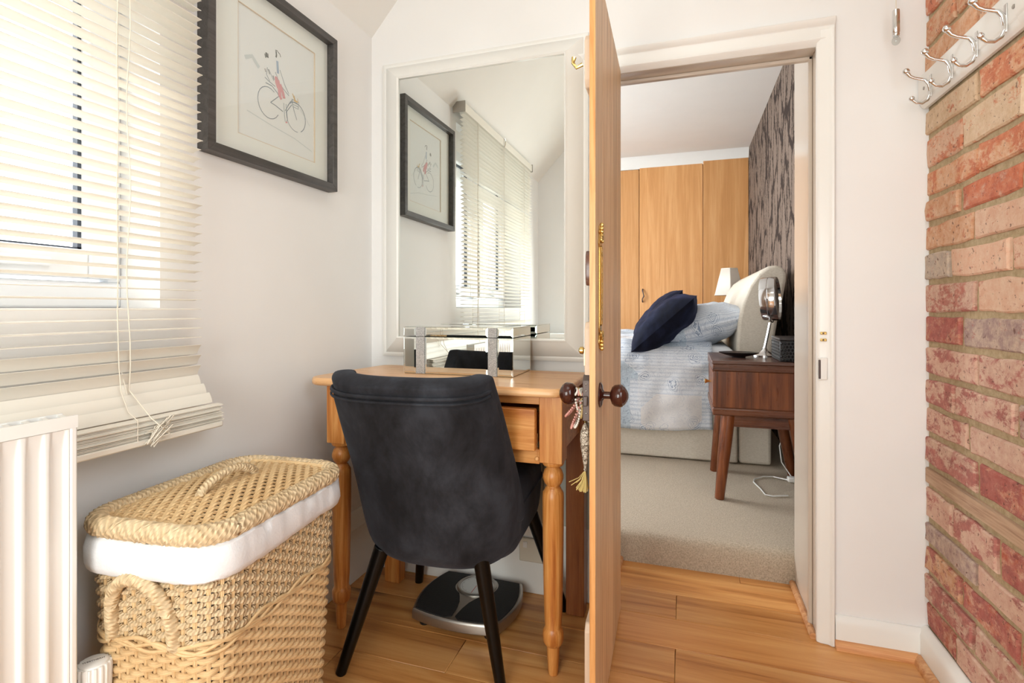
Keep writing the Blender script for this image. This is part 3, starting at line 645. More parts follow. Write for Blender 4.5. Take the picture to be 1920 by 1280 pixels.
for dz in (0, .006, .012):
    hx, hy, rc = hxy(.40); pts = []
    for i, (p, nn) in enumerate(rrect(hx, hy, rc, 160)):
        pts.append((p[0] + nn[0]*.0085, p[1] + nn[1]*.0085, z_b + dz*.8 + .006*sin(i*2*pi/16 + dz*350)))
    mb.tube(pts, .0038, 6, closed=True, ku=30)
obj('plaited_band', mb, M['reed'], bs, world=False)
mb = MB(); a0 = rrect(*hxy(0), NS*2); a1 = rrect(*hxy(.54), NS*2)
for i in range(0, NS*2, 2):
    mb.tube([(a0[i][0][0], a0[i][0][1], .0), (a1[i][0][0], a1[i][0][1], .54)], .0042, 5)
obj('stake', mb, M['reed'], bs, world=False, kind='stuff')
mb = MB(); hx, hy, rc = hxy(.1); mb.prism([p for p, n_ in rrect(*[q - .006 for q in hxy(0)[:2]], .04, 40)], 'z', .004, .012)
obj('base', mb, M['reed'], bs, world=False)
# cotton liner: lining inside with a padded turn-over round the rim
ln = MB(); N = 180; rings = []
for (z, off) in ((.10, -.010), (.45, -.010), (.535, -.004), (.563, .004), (.570, .012), (.565, .020), (.545, .0235), (.522, .0235), (.512, .021), (.506, .014), (.508, .009)):
    hx, hy, rc = hxy(.54 if z > .45 else z); z += .02 if z > .45 else 0; ring = []
    for i, (p, nn) in enumerate(rrect(hx, hy, rc, N)):
        wv = .0036*noise.noise(Vector((p[0]*22, p[1]*22, z*30))) + .0022*noise.noise(Vector((p[0]*70, p[1]*70, z*50)))
        o_ = off + (wv if z > .5 else 0); ring.append((p[0] + nn[0]*o_, p[1] + nn[1]*o_, z + wv*1.5 + (.004*sin(p[1]*14) if .52 < z < .55 else 0)))
    rings.append(ring)
ln.loft(rings, cap=False)
M['cotton'] = paint('white_cotton', (232, 232, 234), .95, .35, 220)
obj('liner', ln, M['cotton'], bs, world=False, label='white cotton liner folded over the rim')
# twisted rope helper: two or three strands winding round a path
def twisted(mb, path, R, r, pitch, strands=3, closed=False, n=6, ns=9):
    P = [Vector(p) for p in path]; Ls = [0]
    for a, b in zip(P, P[1:]): Ls.append(Ls[-1] + (b - a).length)
    tot = Ls[-1] + ((P[0] - P[-1]).length if closed else 0); turns = max(1, round(tot / pitch)); m = turns * ns
    def at(d):
        d = d % tot if closed else min(max(d, 0), tot); i = 0
        while i < len(Ls) - 1 and Ls[i+1] < d: i += 1
        if i == len(Ls) - 1: a, b, l0, l1 = P[-1], P[0], Ls[-1], tot
        else: a, b, l0, l1 = P[i], P[i+1], Ls[i], Ls[i+1]
        return a + (b - a) * ((d - l0) / max(1e-9, l1 - l0))
    for s_ in range(strands):
        pts = []
        for k in range(m + (0 if closed else 1)):
            d = tot * k / m; c0 = at(d); t = (at(d + .002) - at(d - .002)).normalized(); up = Vector((0, 0, 1)) if abs(t.z) < .95 else Vector((0, 1, 0))
            a = t.cross(up).normalized(); b = a.cross(t); q = 2*pi*(k/ns + s_/strands); pts.append(c0 + a*cos(q)*R + b*sin(q)*R)
        mb.tube(pts, r, n, closed=closed, ku=60)
# lid
LZ = .600
ld = MB(); path = []
def lidp(x, y): return LZ + .018 * (1 - (x/.16)**2) * (1 - (y/.23)**2) + .004
for p, nn in rrect(.143, .203, .06, 90): path.append((p[0], p[1], LZ + .004))
twisted(ld, path, .0125, .0074, .060, 6, True)
lid = obj('lid', ld, M['rope'], bs, world=False, label='rope-bound woven lid')
mb = MB(); nrow = 23
for j in range(nrow):
    x = -.128 + .256 * (j + .5) / nrow; c = sqrt(max(0, 1 - max(0, (abs(x) - .09) / .05)**2)) if abs(x) > .09 else 1
    yl = .138 + .054 * c; pts = []
    m = 76
    for i in range(m + 1):
        y = -yl + 2*yl*i/m; pts.append((x, y, lidp(x, y) + .0032 * cos(pi * y / .0165 + pi * (j % 2))))
    mb.tube(pts, .0056, 6, flat=.5, ku=30, up=(0, 0, 1))
obj('lid_weave', mb, M['reed'], lid, world=False, kind='stuff')
mb = MB()
for i in range(-11, 12):
    y = i * .0165; mb.tube([(-.13, y, lidp(-.13, y)), (0, y, lidp(0, y)), (.13, y, lidp(.13, y))], .0030, 5)
for sgn in (-1, 1):
    for q in range(3): mb.tube([(-.12 + .24*t/24, sgn * (.188 + .004*sin(t*1.3 + q*2)), lidp(-.12 + .24*t/24, .19) + .004 + .003*cos(t*1.3 + q*2)) for t in range(25)], .0036, 6, ku=30)
obj('lid_stake', mb, M['reed'], lid, world=False, kind='stuff')
hp = [(0, -.078 + .156*t/24, lidp(0, 0) + .002 + .028*sin(pi*t/24)**.6) for t in range(25)]
mb = MB(); twisted(mb, hp, .0048, .0050, .026, 3)
obj('lid_handle', mb, M['rope'], lid, world=False)
# end handles
for sg in (-1, 1):
    hy = hxy(.46)[1] + .016; hp = []
    for t in range(31):
        q = pi * t / 30; xx = -.068 * cos(q); zz = .405 + (.122 * max(0, sin(q))**.7); hp.append((xx + .0, sg * (hy - .012 + .020 * sin(q)), zz))
    mb = MB(); twisted(mb, hp, .0060, .0064, .022, 3)
    obj('end_handle', mb, M['rope'], bs, world=False)

# ================================================================== PINE TABLE
tb = thing('dressing_table', 'pine side table with turned front legs and a drawer, under the mirror', 'table', (-.68, 1.53, 0))
poly = []
for cx, cy, q0, r in ((-.335, 1.375, -90, .045), (-.305, 1.715, 0, .012), (-1.025, 1.685, 90, .045), (-1.045, 1.385, 180, .055)):
    for i in range(7): q = radians(q0 + 15*i); poly.append((cx + r*cos(q), cy + r*sin(q)))
obj('table_top', MB().prism(poly, 'z', .764, .788), M['pinetop'], tb, bevel=.009, seg=3, ang=50)
def turned(x, y):
    lg = MB().box(x - .0315, x + .0315, y - .0315, y + .0315, .582, .763)
    k = len(lg.v)
    lg.lathe([(.030, .583), (.0305, .578), (.027, .571), (.017, .568), (.018, .565), (.024, .558), (.0285, .545), (.0285, .535), (.024, .523), (.018, .516), (.017, .513), (.021, .511), (.0225, .506), (.0285, .497), (.0295, .48), (.0290, .40), (.0275, .28), (.0250, .17), (.0225, .131), (.0245, .127), (.0285, .119), (.0290, .108), (.0275, .092), (.0235, .083), (.0175, .080), (.0165, .05), (.0135, .0)][::-1], (x, y, 0), 28)
    return lg
for x in (-1.018, -.337): obj('leg', turned(x, 1.402), M['pinez'], tb, bevel=.0015, seg=1, ang=45)
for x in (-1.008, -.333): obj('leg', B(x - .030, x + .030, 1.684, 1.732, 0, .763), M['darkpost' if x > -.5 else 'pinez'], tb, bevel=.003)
mb = MB().box(-.985, -.369, 1.376, 1.396, .738, .763).box(-.985, -.369, 1.376, 1.396, .577, .617).box(-.985, -.955, 1.376, 1.396, .617, .738)
obj('front_rail', mb, M['pine'], tb, bevel=.001, seg=1)
obj('side_rail', B(-.358, -.318, 1.43, 1.69, .60, .763), M['pine'], tb); obj('side_rail', B(-1.036, -1.0, 1.43, 1.69, .60, .763), M['pine'], tb)
obj('back_rail', B(-.985, -.36, 1.705, 1.725, .62, .763), M['pine'], tb)
dw = obj('drawer', MB().box(-.949, -.372, 1.338, 1.360, .621, .731).box(-.94, -.38, 1.36, 1.68, .628, .71), M['pine'], tb, bevel=.002)
obj('knob', MB().lathe([(.008, 0), (.008, -.012), (.016, -.018), (.018, -.026), (.012, -.032), (.003, -.034)], (-.66, 1.338, .676), 20, 'y'), M['pinez'], dw)
obj('loose_bead', MB().sphere((-.375, 1.372, .592), .0065, 12, 8).tube([(-.374, 1.373, .66), (-.3745, 1.372, .60)], .0007, 5), M['dooredge'], tb)

# ================================================================== MIRRORED BOX
bx = thing('mirrored_box', 'mirrored jewellery box with two glitter straps on the pine table', 'box', (-.677, 1.62, .788))
X0, X1, Y0, Y1, Z0, Z1, ZL = -.867, -.489, 1.517, 1.717, .788, .941, .9075
def bevelled(a, b, nrm_axis, d, out):   # mirror tile with bevelled border. a,b: (min,max) pairs in plane
    mb = MB(); (a0, a1), (b0, b1) = a, b; a0 += .0007; a1 -= .0007; b0 += .0007; b1 -= .0007; e = .0055; h = .0024
    P = {'y': lambda u, v, w_: (u, d + out*w_, v), 'x': lambda u, v, w_: (d + out*w_, u, v), 'z': lambda u, v, w_: (u, v, d + out*w_)}[nrm_axis]
    o = [(a0,b0),(a1,b0),(a1,b1),(a0,b1)]; i = [(a0+e,b0+e),(a1-e,b0+e),(a1-e,b1-e),(a0+e,b1-e)]
    mb.loft([[P(u, v, 0) for u, v in o], [P(u, v, .0012) for u, v in o], [P(u, v, h) for u, v in i]])
    return mb
core = obj('body', B(X0 + .004, X1 - .004, Y0 + .004, Y1 - .004, Z0, ZL - .001), M['mirroredge'], bx, bevel=.001, seg=1)
lidb = obj('lid', B(X0 + .004, X1 - .004, Y0 + .004, Y1 - .004, ZL + .001, Z1 - .003), M['mirroredge'], bx, bevel=.001, seg=1)
ST = [(-.820, -.788), (-.572, -.542)]
cols = [(X0 + .001, ST[0][0]), (ST[0][1], ST[1][0]), (ST[1][1], X1 - .001)]
for par, z0, z1 in ((core, Z0 + .001, ZL - .0008), (lidb, ZL + .0008, Z1 - .003)):
    for c in cols: obj('mirror_tile', bevelled(c, (z0, z1), 'y', Y0 + .004, -1), M['mirror'], par, smooth=False)
    for c in ST: obj('glitter_strap', B(c[0] + .0008, c[1] - .0008, Y0 + .0008, Y0 + .004, z0, z1), M['glitter'], par)
    obj('mirror_tile', bevelled((Y0 + .001, Y1 - .001), (z0, z1), 'x', X1 - .004, 1), M['mirror'], par, smooth=False)
    obj('mirror_tile', bevelled((Y0 + .001, Y1 - .001), (z0, z1), 'x', X0 + .004, -1), M['mirror'], par, smooth=False)
    obj('mirror_tile', bevelled((X0 + .001, X1 - .001), (z0, z1), 'y', Y1 - .004, 1), M['mirror'], par, smooth=False)
obj('top_tile', bevelled((X0 + .001, X1 - .001), (Y0 + .001, Y1 - .001), 'z', Z1 - .003, 1), M['mirror'], lidb, smooth=False)

# ================================================================== VELVET CHAIR
ch = thing('velvet_chair', 'black velvet tub chair with tapered black legs at the pine table', 'chair', (-.655, 1.475, 0), radians(3))
def interp(t, tab):
    for (a, va), (b, vb) in zip(tab, tab[1:]):
        if a <= t <= b: q = (t - a) / (b - a); q = q*q*(3 - 2*q) if False else q; return va + (vb - va) * q
    return tab[0][1] if t < tab[0][0] else tab[-1][1]
HW = [(.300, .120), (.306, .150), (.32, .178), (.345, .203), (.38, .219), (.45, .2255), (.55, .222), (.65, .220), (.75, .213), (.83, .207), (.86, .205)]
YBK = [(.300, -.13), (.305, -.185), (.32, -.215), (.345, -.238), (.38, -.252), (.45, -.268), (.60, -.308), (.83, -.395), (.86, -.404)]
WING = [(.30, .10), (.34, .16), (.40, .175), (.5, .165), (.65, .12), (.78, .085), (.86, .07)]
def shell(s, z, off=0.0):      # s in -1..1 across, off pushes towards the sitter
    h = interp(z, HW) - off * .55; yb = interp(z, YBK) + off; wg = interp(z, WING)
    q = s * 1.0; x = h * sin(q * pi/2 * .97) / sin(pi/2*.97) if abs(s) < 1 else h * (1 if s > 0 else -1)
    return (x - .025 * (z - .4), yb + wg * abs(s)**2.6, z)
zs = [.300, .304, .312, .325, .345, .37, .41, .47, .54, .61, .68, .74, .785]
def gridz(zs, off, nu=28, s0=-1, s1=1, lift=None):
    vs = []; fs = []
    for z in zs:
        for i in range(nu + 1):
            s = s0 + (s1 - s0) * i / nu; p = shell(s, z, off); vs.append((p[0], p[1], p[2] + (lift(s) if lift and z > .7 else 0)))
    for a in range(len(zs) - 1):
        for i in range(nu): fs.append((a*(nu+1)+i, a*(nu+1)+i+1, (a+1)*(nu+1)+i+1, (a+1)*(nu+1)+i))
    return MB().add(vs, fs)
lift = lambda s: .016 * abs(s)**3
obj('back_panel', gridz(zs, .0, lift=lift), M['velvet'], ch, world=False, solid=.016, subsurf=1, ang=80)
zc = [.40, .44, .50, .58, .66, .74, .79, .815, .826]
obj('back_cushion', gridz(zc, .030, s0=-.985, s1=.985, lift=lift), M['velvet'], ch, world=False, solid=.060, subsurf=2, ang=80)
# piping round the edge of the back panel
edge = [shell(1, z, -.004) for z in (.33, .36, .40, .46, .54, .62, .70, .76)] + [(p[0], p[1] - .004, p[2] + lift(s)) for s in [.97 - i/14*.97 for i in range(29)] for p in [shell(s, .787, -.004)]] + [shell(-1, z, -.004) for z in (.76, .70, .62, .54, .46, .40, .36, .33)]
obj('piping', MB().tube(edge, .0045, 8), M['velvet'], ch, world=False)
obj('piping', MB().tube([(p[0], p[1] - .006, p[2] + lift(s) - .012) for s in [.97 - i/14*.97 for i in range(29)] for p in [shell(s, .787, -.004)]], .0032, 8), M['velvet'], ch, world=False)
# seat: rounded wide cushion
mb = MB(); rings = []
for z, k in ((.315, .80), (.322, .90), (.34, .96), (.38, .985), (.43, 1.0), (.475, 1.0), (.50, .985), (.515, .94), (.522, .86), (.524, .6), (.524, .2)):
    ring = []
    for p, nn in rrect(.226, .235, .10, 64): ring.append((p[0]*k, p[1]*k + .030, z))
    rings.append(ring)
mb.loft(rings)
obj('seat', mb, M['velvet'], ch, world=False, subsurf=1, ang=80)
obj('seat_welt', MB().tube([(p[0]*1.003, p[1]*1.003 + .030, .452) for p, nn in rrect(.226, .235, .10, 64)], .004, 6, closed=True), M['velvet'], ch, world=False)
Mi = MWI['velvet_chair']
for top, foot in (((-.785, 1.262, .345), (-.890, 1.222, 0)), ((-.505, 1.288, .345), (-.452, 1.300, 0)), ((-.84, 1.62, .33), (-.917, 1.722, 0)), ((-.47, 1.65, .33), (-.372, 1.708, 0))):
    obj('leg', MB().tube([top, Vector(top).lerp(Vector(foot), .5), foot], [.0215, .0185, .0145], 20), M['black'], ch, bevel=.002)

# ================================================================== BATHROOM SCALES
sc_ = thing('bathroom_scales', 'silver bathroom scales with black mat on the floor under the table', 'scales', (-.668, 1.605, 0), radians(-1))
def bulge(hx, hy, b, bx_, n=12):
    o = []
    cs = [(-hx, -hy), (hx, -hy), (hx, hy), (-hx, hy)]
    for i in range(4):
        a, b_ = cs[i], cs[(i+1) % 4]; nn = [(0, -1), (1, 0), (0, 1), (-1, 0)][i]; h = (b if i in (0,) else (bx_ if i in (1, 3) else .002))
        for t in range(n): u = t / n; o.append((a[0] + (b_[0]-a[0])*u + nn[0]*h*4*u*(1-u), a[1] + (b_[1]-a[1])*u + nn[1]*h*4*u*(1-u)))
    return o
rings = [[(x*k, y*k, z) for x, y in bulge(.142, .128, .020, .026)] for z, k in ((.018, .975), (.022, 1.0), (.044, 1.0), (.050, .985), (.0525, .965))]
obj('body', MB().loft(rings), M['satin'], sc_, world=False, ang=30)
def inside(p, c, r): return (p[0]-c[0])**2 + (p[1]-c[1])**2 < r*r
DC = (0, .062); DR = .068
M['mat_'] = paint('ribbed_black_mat', (24, 23, 23), .7, .5, 200)
# the mat in two halves, leaving the silver neck of the dial between them
outl = bulge(.133, .120, .019, .025)
mL = [(x, y) for x, y in outl if x < -.006]; mR = [(x, y) for x, y in outl if x > .006]
def half(sg):
    pts = [(x, y) for x, y in outl if x * sg > .004]
    if sg < 0: k = [i for i, p in enumerate(outl) if p[0]*sg > .004]; 
    pts = sorted(pts, key=lambda p: (atan2(p[1] + .0, p[0]*sg)))
    inner = []
    for t in range(0, 15):   # from the back edge round the dial and down the flared neck
        q = radians(90 - t * 150 / 14); inner.append((sg * DR * 1.08 * cos(q), DC[1] + DR * 1.08 * sin(q)))
    inner += [(sg * .026, -.022), (sg * .016, -.045), (sg * .009, -.08), (sg * .005, -.125)]
    inner = [p for p in inner if p[1] < .119]
    return pts + inner[:]
for sg in (-1, 1):
    pl = half(sg); pl = pl if sg > 0 else pl[::-1]
    obj('foot_mat', MB().prism(pl, 'z', .0522, .0545), M['mat_'], sc_, world=False, smooth=False)
obj('dial_rim', MB().lathe([(DR - .004, .052), (DR, .0525), (DR, .0555), (DR - .004, .0585), (DR - .010, .0575), (DR - .012, .0545)], (*DC, 0), 40), M['satin'], sc_, world=False)
dl = obj('dial', MB().lathe([(DR - .011, .0535), (DR - .011, .0548), (.002, .0549)], (*DC, 0), 36), M['white'], sc_, world=False)
mb = MB()
for i in range(60):
    q = 2*pi*i/60; r0 = DR - .015; r1 = r0 - (.008 if i % 5 == 0 else .004); a = Vector((cos(q), sin(q), 0)); b = Vector((-sin(q), cos(q), 0)) * .0006; c0 = Vector((*DC, .0551))
    mb.add([c0 + a*r0 + b, c0 + a*r0 - b, c0 + a*r1 - b, c0 + a*r1 + b], [(0, 1, 2, 3)])
obj('dial_marks', mb, M['black_ink'], dl, world=False, kind='stuff')
obj('needle', B(DC[0] - .001, DC[0] + .001, DC[1] - .05, DC[1] - .004, .0552, .0556), Mat('red_needle', (200, 50, 50), .5).m, dl, world=False)
obj('dial_glass', MB().lathe([(DR - .011, .0565), (.002, .0585)], (*DC, 0), 36), M['pictureglass'], sc_, world=False)
for x in (-.11, .11):
    for y in (-.105, .105): obj('foot', MB().lathe([(.014, 0), (.016, .004), (.016, .014), (.012, .02)], (x, y, 0), 16), M['plasticblack'], sc_, world=False)

# ================================================================== DOOR LEAF (opened towards the camera)
dA = Vector((-.195, 1.765)); dB = Vector((-.183, 1.160)); ax = (dB - dA).normalized(); LD = (dB - dA).length
dth = atan2(ax.y, ax.x)
# local frame: u along the leaf from the hinge (x), v to its left face (-y local is the camera-right face)
door = sroot('door_1'); door.location = (dA.x, dA.y, 0); door.rotation_euler = (0, 0, dth)
MWI['door_1'] = (Matrix.Translation((dA.x, dA.y, 0)) @ Matrix.Rotation(dth, 4, 'Z')).inverted()
# rotation sends local x to -Y (towards camera) and local y to +X (right face); left face is local -y
TH = .0135; DB, DT = .006, 1.782
# right face at local y = 0, left face at y = -TH
xs = [0, .118, .236, .354, .480, LD]
for i, (a, b) in enumerate(zip(xs, xs[1:])):
    o = obj('plank', MB().box(a + .0006, b - .0006, -TH, 0, DB, DT), M['doorpine'], door, world=False, bevel=.0018, seg=1)
obj('edge_strip', B(LD, LD + .0015, -TH + .0003, -.0003, DB, DT), M['dooredge'], door, world=False, label='orange-toned edge of the door')
def ledge(z0, z1, x0, x1): return MB().prism([(x0, z0 + .012), (x0 + .012, z0), (x1 - .012, z0), (x1, z0 + .016), (x1, z1 - .016), (x1 - .012, z1), (x0 + .012, z1), (x0, z1 - .012)], 'y', -TH - .014, -TH)
for z0, z1 in ((.10, .285), (.832, .968), (1.50, 1.62)): obj('ledge', ledge(z0, z1, .04, LD - .018), M['ledge'], door, world=False, bevel=.003)
lk = obj('rim_lock', MB().prism([(LD - .115, .748), (LD - .004, .748), (LD - .004, .838), (LD - .020, .850), (LD - .115, .838)], 'y', -TH - .016, -TH), M['iron'], door, world=False, bevel=.0015)
obj('latch_bolt', MB().box(LD - .004, LD + .006, -TH - .014, -TH - .004, .782, .804), M['iron'], lk, world=False, bevel=.002)
mb = MB()
for z in (.765, .815, .83): mb.sphere((LD - .004, -TH - .008, z), .0022, 8, 5)
obj('rivet', mb, M['satin'], lk, world=False)
KX = LD - .070; KZ = .797
kp = [(.0085, 0), (.0085, .024), (.012, .026), (.020, .029), (.0245, .035), (.0258, .043), (.0262, .049), (.0245, .053), (.0235, .0535), (.020, .058), (.012, .063), (.006, .0655), (.002, .066)]
for sg, off in ((1, 0), (-1, -TH - .016)):
    kb = obj('knob', MB().lathe([(r, off + sg * d) for r, d in kp], (KX, 0, KZ), 28, 'y'), M['bakelite'], door, world=False, ang=35)
rs = MB().lathe([(.029, 0), (.029, .003), (.024, .006), (.014, .007), (.010, .010)], (KX, 0, KZ), 28, 'y'); obj('rose', rs, M['bakelite'], door, world=False)
# ornate brass finger plate
fp = MB(); FXc = LD - .060
def fpw(t):
    return .0145 + .004*abs(sin(t*9))*(.0 if .22 < t < .80 else 1)
pl = []
for i in range(41): t = i/40; z = .905 + .285*t; wdt = .0135 if .17 < t < .83 else (.006 + .014*abs(sin(t*24)) if (t < .17 or t > .83) else .0135); wdt *= (.35 if t < .03 or t > .97 else 1); pl.append((wdt, z))
fp.prism([(FXc + a, z) for a, z in pl] + [(FXc - a, z) for a, z in pl[::-1]], 'y', 0, .004)
finger = obj('finger_plate', fp, M['brass'], door, world=False, bevel=.0012, seg=1, label='ornate brass finger plate')
mb = MB(); rq = random.Random(4)
for sg in (-1, 1): mb.tube([(FXc + sg*.0115, .005, .962), (FXc + sg*.0115, .006, 1.05), (FXc + sg*.0115, .005, 1.14)], .0022, 6)
for i in range(15):
    z = .966 + i*.0122; q = i % 2*2 - 1
    mb.tube([(FXc + q*.007*cos(a), .0055, z + .006*sin(a)) for a in [pi*k/5 for k in range(8)]], .0018, 5)
for zc_, sg in ((.948, -1), (1.150, 1)):
    for i in range(7):
        a = -pi/2 + pi*i/6; mb.sphere((FXc + .012*sin(a), .006, zc_ + sg*.006 + sg*.008*cos(a)), (.0045, .004, .0055), 8, 6)
    for j in range(4): mb.sphere((FXc, .006, zc_ + sg*(.018 + j*.008)), (.006 - j*.001, .005, .0055), 8, 6)
obj('scrollwork', mb, M['brass'], finger, world=False)
# small fittings on the left face
tn = MB().lathe([(.004, -TH - .012), (.004, -TH - .018), (.0085, -TH - .021), (.0085, -TH - .028), (.004, -TH - .031)], (LD - .045, 0, .902), 16, 'y').box(LD - .05, LD - .038, -TH - .018, -TH - .0135, .868, .905)
obj('brass_bolt', tn, M['brass'], door, world=False)
for z in (1.555,):
    obj('coat_hook', MB().tube([(LD - .03, -TH - .020, z), (LD - .03, -TH - .034, z - .006), (LD - .03, -TH - .042, z + .006), (LD - .03, -TH - .040, z + .018)], [.005, .004, .004, .006], 8), M['brass'], door, world=False)
obj('turn_button', MB().prism([(LD - .03 + .018*cos(q)*.7, 1.09 + .04*sin(q)) for q in [2*pi*i/18 for i in range(18)]], 'y', -TH - .012, -TH), M['walnuttop'], door, world=False, bevel=.005)
for z in (.35, 1.5): obj('hinge', MB().tube([(-.003, -.010, z), (-.003, -.010, z + .09)], .005, 10), M['iron'], door, world=False)

# beaded charm hanging from the left knob
def DW(x, y, z): p = Matrix.Translation((dA.x, dA.y, 0)) @ Matrix.Rotation(dth, 4, 'Z') @ Vector((x, y, z)); return p
cy_ = -TH - .016 - .013
cm = thing('beaded_necklaces', 'tangle of white, pink and gold bead strings hung over the left door knob', 'necklace', tuple(DW(KX, cy_, KZ)))
pal = [('white_beads', (232, 226, 216)), ('pink_beads', (206, 142, 130)), ('gold_beads', (190, 160, 96)), ('white_beads', (236, 232, 224)), ('grey_beads', (160, 150, 140)), ('pink_beads', (214, 150, 140))]
rq = random.Random(9)
for i, (nm, c) in enumerate(pal):
    mt = bpy.data.materials.get(nm) or Mat(nm, c, .35).m
    mb = MB(); dep = .052 + .006*i + rq.uniform(-.012, .012); yo = cy_ - .012 + i*.0042; N = 54
    for k in range(N):
        q = 2*pi*k/N; r = .0135
        if q < pi: px, pz = r*cos(q), r*sin(q)*.9
        else: t = (q - pi)/pi; px = -r + 2*r*t + .004*sin(t*9+i); pz = -dep*sin(pi*t)**.7
        mb.sphere(tuple(DW(KX + px, yo + .004*sin(q*2+i) + (-(.010 + .011*abs(i-2.5))*(1 if i % 2 else -.4)*abs(sin(q)) if q > pi else 0), KZ + pz)), .0030, 6, 4)
    obj(nm, mb, mt, cm, kind='stuff')
tq = thing('tassel_charm', 'woven teardrop charm with straw-coloured tassel hanging beside the lock', 'charm', tuple(DW(LD - .022, -TH - .014, .745)))
cx_, cyy = LD - .018, -TH - .012
obj('hanging_cord', MB().tube([tuple(DW(KX + .012, cy_ + .006, KZ - .0125)), tuple(DW((KX + cx_)/2, (cy_ + cyy)/2, .77)), tuple(DW(cx_, cyy, .738))], .0012, 5), M['brass'], tq)
x = Mat('woven_charm', (150, 136, 120), .9); v = x.n('TexVoronoi', i_Scale=320.0); x.t.links.new(x.coord(), v.inputs['Vector']); x.col(x.ramp(v.outputs['Color'], [(.2, (98, 84, 70)), (.5, (150, 136, 120)), (.8, (206, 196, 180))])); x.bump(v.outputs['Distance'], .6, .002)
obj('teardrop', MB().lathe([(.002, .740), (.007, .735), (.0125, .722), (.0145, .706), (.013, .688), (.009, .668), (.0055, .648), (.004, .640), (.005, .636), (.003, .632)][::-1], tuple(DW(cx_, cyy, 0)), 18, sx=.8, sy=1), x.m, tq)
mb = MB(); rq = random.Random(11)
for i in range(90):
    a = rq.uniform(0, 2*pi); s_ = rq.uniform(.2, 1) * (.028 if i % 9 else .05); ll = .045 if i % 9 else .034
    mb.tube([tuple(DW(cx_, cyy, .634)), tuple(DW(cx_ + s_*.5*cos(a)*.6, cyy - abs(s_*.5*sin(a)) * .9 + .004, .634 - ll*.6)), tuple(DW(cx_ + s_*cos(a)*.6, cyy - abs(s_*sin(a)) + .006, .634 - ll))], .0008, 4)
obj('tassel', mb, Mat('straw_tassel', (206, 182, 116), .8).m, tq, kind='stuff')

# ================================================================== COAT RAIL, PULL CORD, SOCKET, CISTERN
cr_ = thing('coat_rail', 'white wooden coat rail with curled chrome hooks on the brick wall', 'coat rail', (XR, 1.5, 1.6))
prof = [(0, 1.566), (.008, 1.566), (.014, 1.570), (.018, 1.578), (.0185, 1.585), (.021, 1.588), (.022, 1.590), (.022, 1.652), (.019, 1.656), (0, 1.656)]
obj('rail_board', MB().prism([(XR - a, z) for a, z in prof], 'y', 1.318, YB - .004), M['gloss'], cr_, ang=30)
obj('rail_board', MB().prism([(XR - a*1.15 - .002, z) for a, z in prof], 'y', 1.0, 1.316), M['gloss'], cr_, ang=30)
def hook(Y):
    xb = XR - .022; mb = MB()
    mb.box(xb - .0022, xb, Y - .0055, Y + .0055, 1.572, 1.632)
    h = obj('hook', mb, M['chrome'], cr_, bevel=.0015)
    up = [(xb - .002, Y, 1.588), (xb - .005, Y, 1.606), (xb - .014, Y, 1.619), (xb - .028, Y, 1.6235), (xb - .038, Y, 1.627), (xb - .048, Y, 1.633), (xb - .055, Y, 1.643)]
    obj('prong', MB().tube(up, [.0052, .0050, .0045, .0040, .0038, .0042, .0055], 10).sphere((xb - .057, Y, 1.648), .0085, 14, 10), M['chrome'], h)
    lo2 = [(xb - .003, Y, 1.600), (xb - .002, Y, 1.580), (xb - .008, Y, 1.565), (xb - .020, Y, 1.557), (xb - .033, Y, 1.559), (xb - .041, Y, 1.567)]
    obj('prong', MB().tube(lo2, [.0050, .0045, .0042, .0040, .0040, .0045], 10).sphere((xb - .044, Y, 1.572), .0072, 14, 10), M['chrome'], h)
for Y in (1.705, 1.588, 1.472, 1.357): hook(Y)
for Y in (1.748, 1.330): obj('screw', MB().lathe([(.0048, 0), (.0045, -.0015), (.002, -.0022)], (XR - .0222, Y, 1.612), 12, 'x'), M['satin'], cr_)
pcx, pcy = .566, 1.725
pl_ = thing('light_pull', 'chrome light pull with clear bead on a cord by the brick wall', 'pull cord', (pcx, pcy, 1.85))
obj('cord', MB().tube([(pcx, pcy, 2.9), (pcx, pcy, 1.828)], .0013, 6), M['cord'], pl_)
obj('chrome_sleeve', MB().lathe([(.003, 1.832), (.0085, 1.830), (.0092, 1.826), (.0092, 1.768), (.0080, 1.766), (.0092, 1.763), (.0080, 1.760), (.0088, 1.757), (.006, 1.755)][::-1], (pcx, pcy, 0), 24), M['chrome'], pl_)
obj('clear_bead', MB().sphere((pcx, pcy, 1.745), (.0105, .0105, .0125), 18, 12), M['acrylic'], pl_)
ps = thing('wall_socket', 'cream plastic wall socket low on the wall under the table', 'socket', (-.50, 1.768, .15))
obj('plate', B(-.545, -.458, 1.758, 1.772, .115, .195), Mat('cream_plastic', (222, 214, 196), .4).m, ps, bevel=.004)
obj('switch', B(-.53, -.515, 1.754, 1.759, .165, .185), M['white'], ps, bevel=.001)
ct = thing('toilet_cistern', 'white ceramic cistern behind the camera, its lid reflected in the mirror', 'cistern', (-.93, YR, .4))
obj('tank', MB().loft([[(x, y, z) for x, y in [(-.93 + p[0]*k, YR + .095 + p[1]*k) for p, n_ in rrect(.19, .09, .03, 40)]] for z, k in ((.40, .9), (.42, .95), (.755, 1.0))]), M['porcelain'], ct)
obj('cistern_lid', MB().loft([[(-.93 + p[0]*k, YR + .097 + p[1]*k, z) for p, n_ in rrect(.20, .096, .035, 40)] for z, k in ((.756, .98), (.76, 1), (.785, 1), (.792, .97), (.795, .9))]), M['porcelain'], ct)
obj('pan', MB().loft([[(-.93 + p[0]*k, YR + .30 + p[1]*k + (.42-z)*-.15, z) for p, n_ in rrect(.18, .24, .16, 40)] for z, k in ((0, .55), (.05, .55), (.2, .6), (.36, .95), (.40, 1), (.42, 1), (.43, .96))]), M['porcelain'], ct)

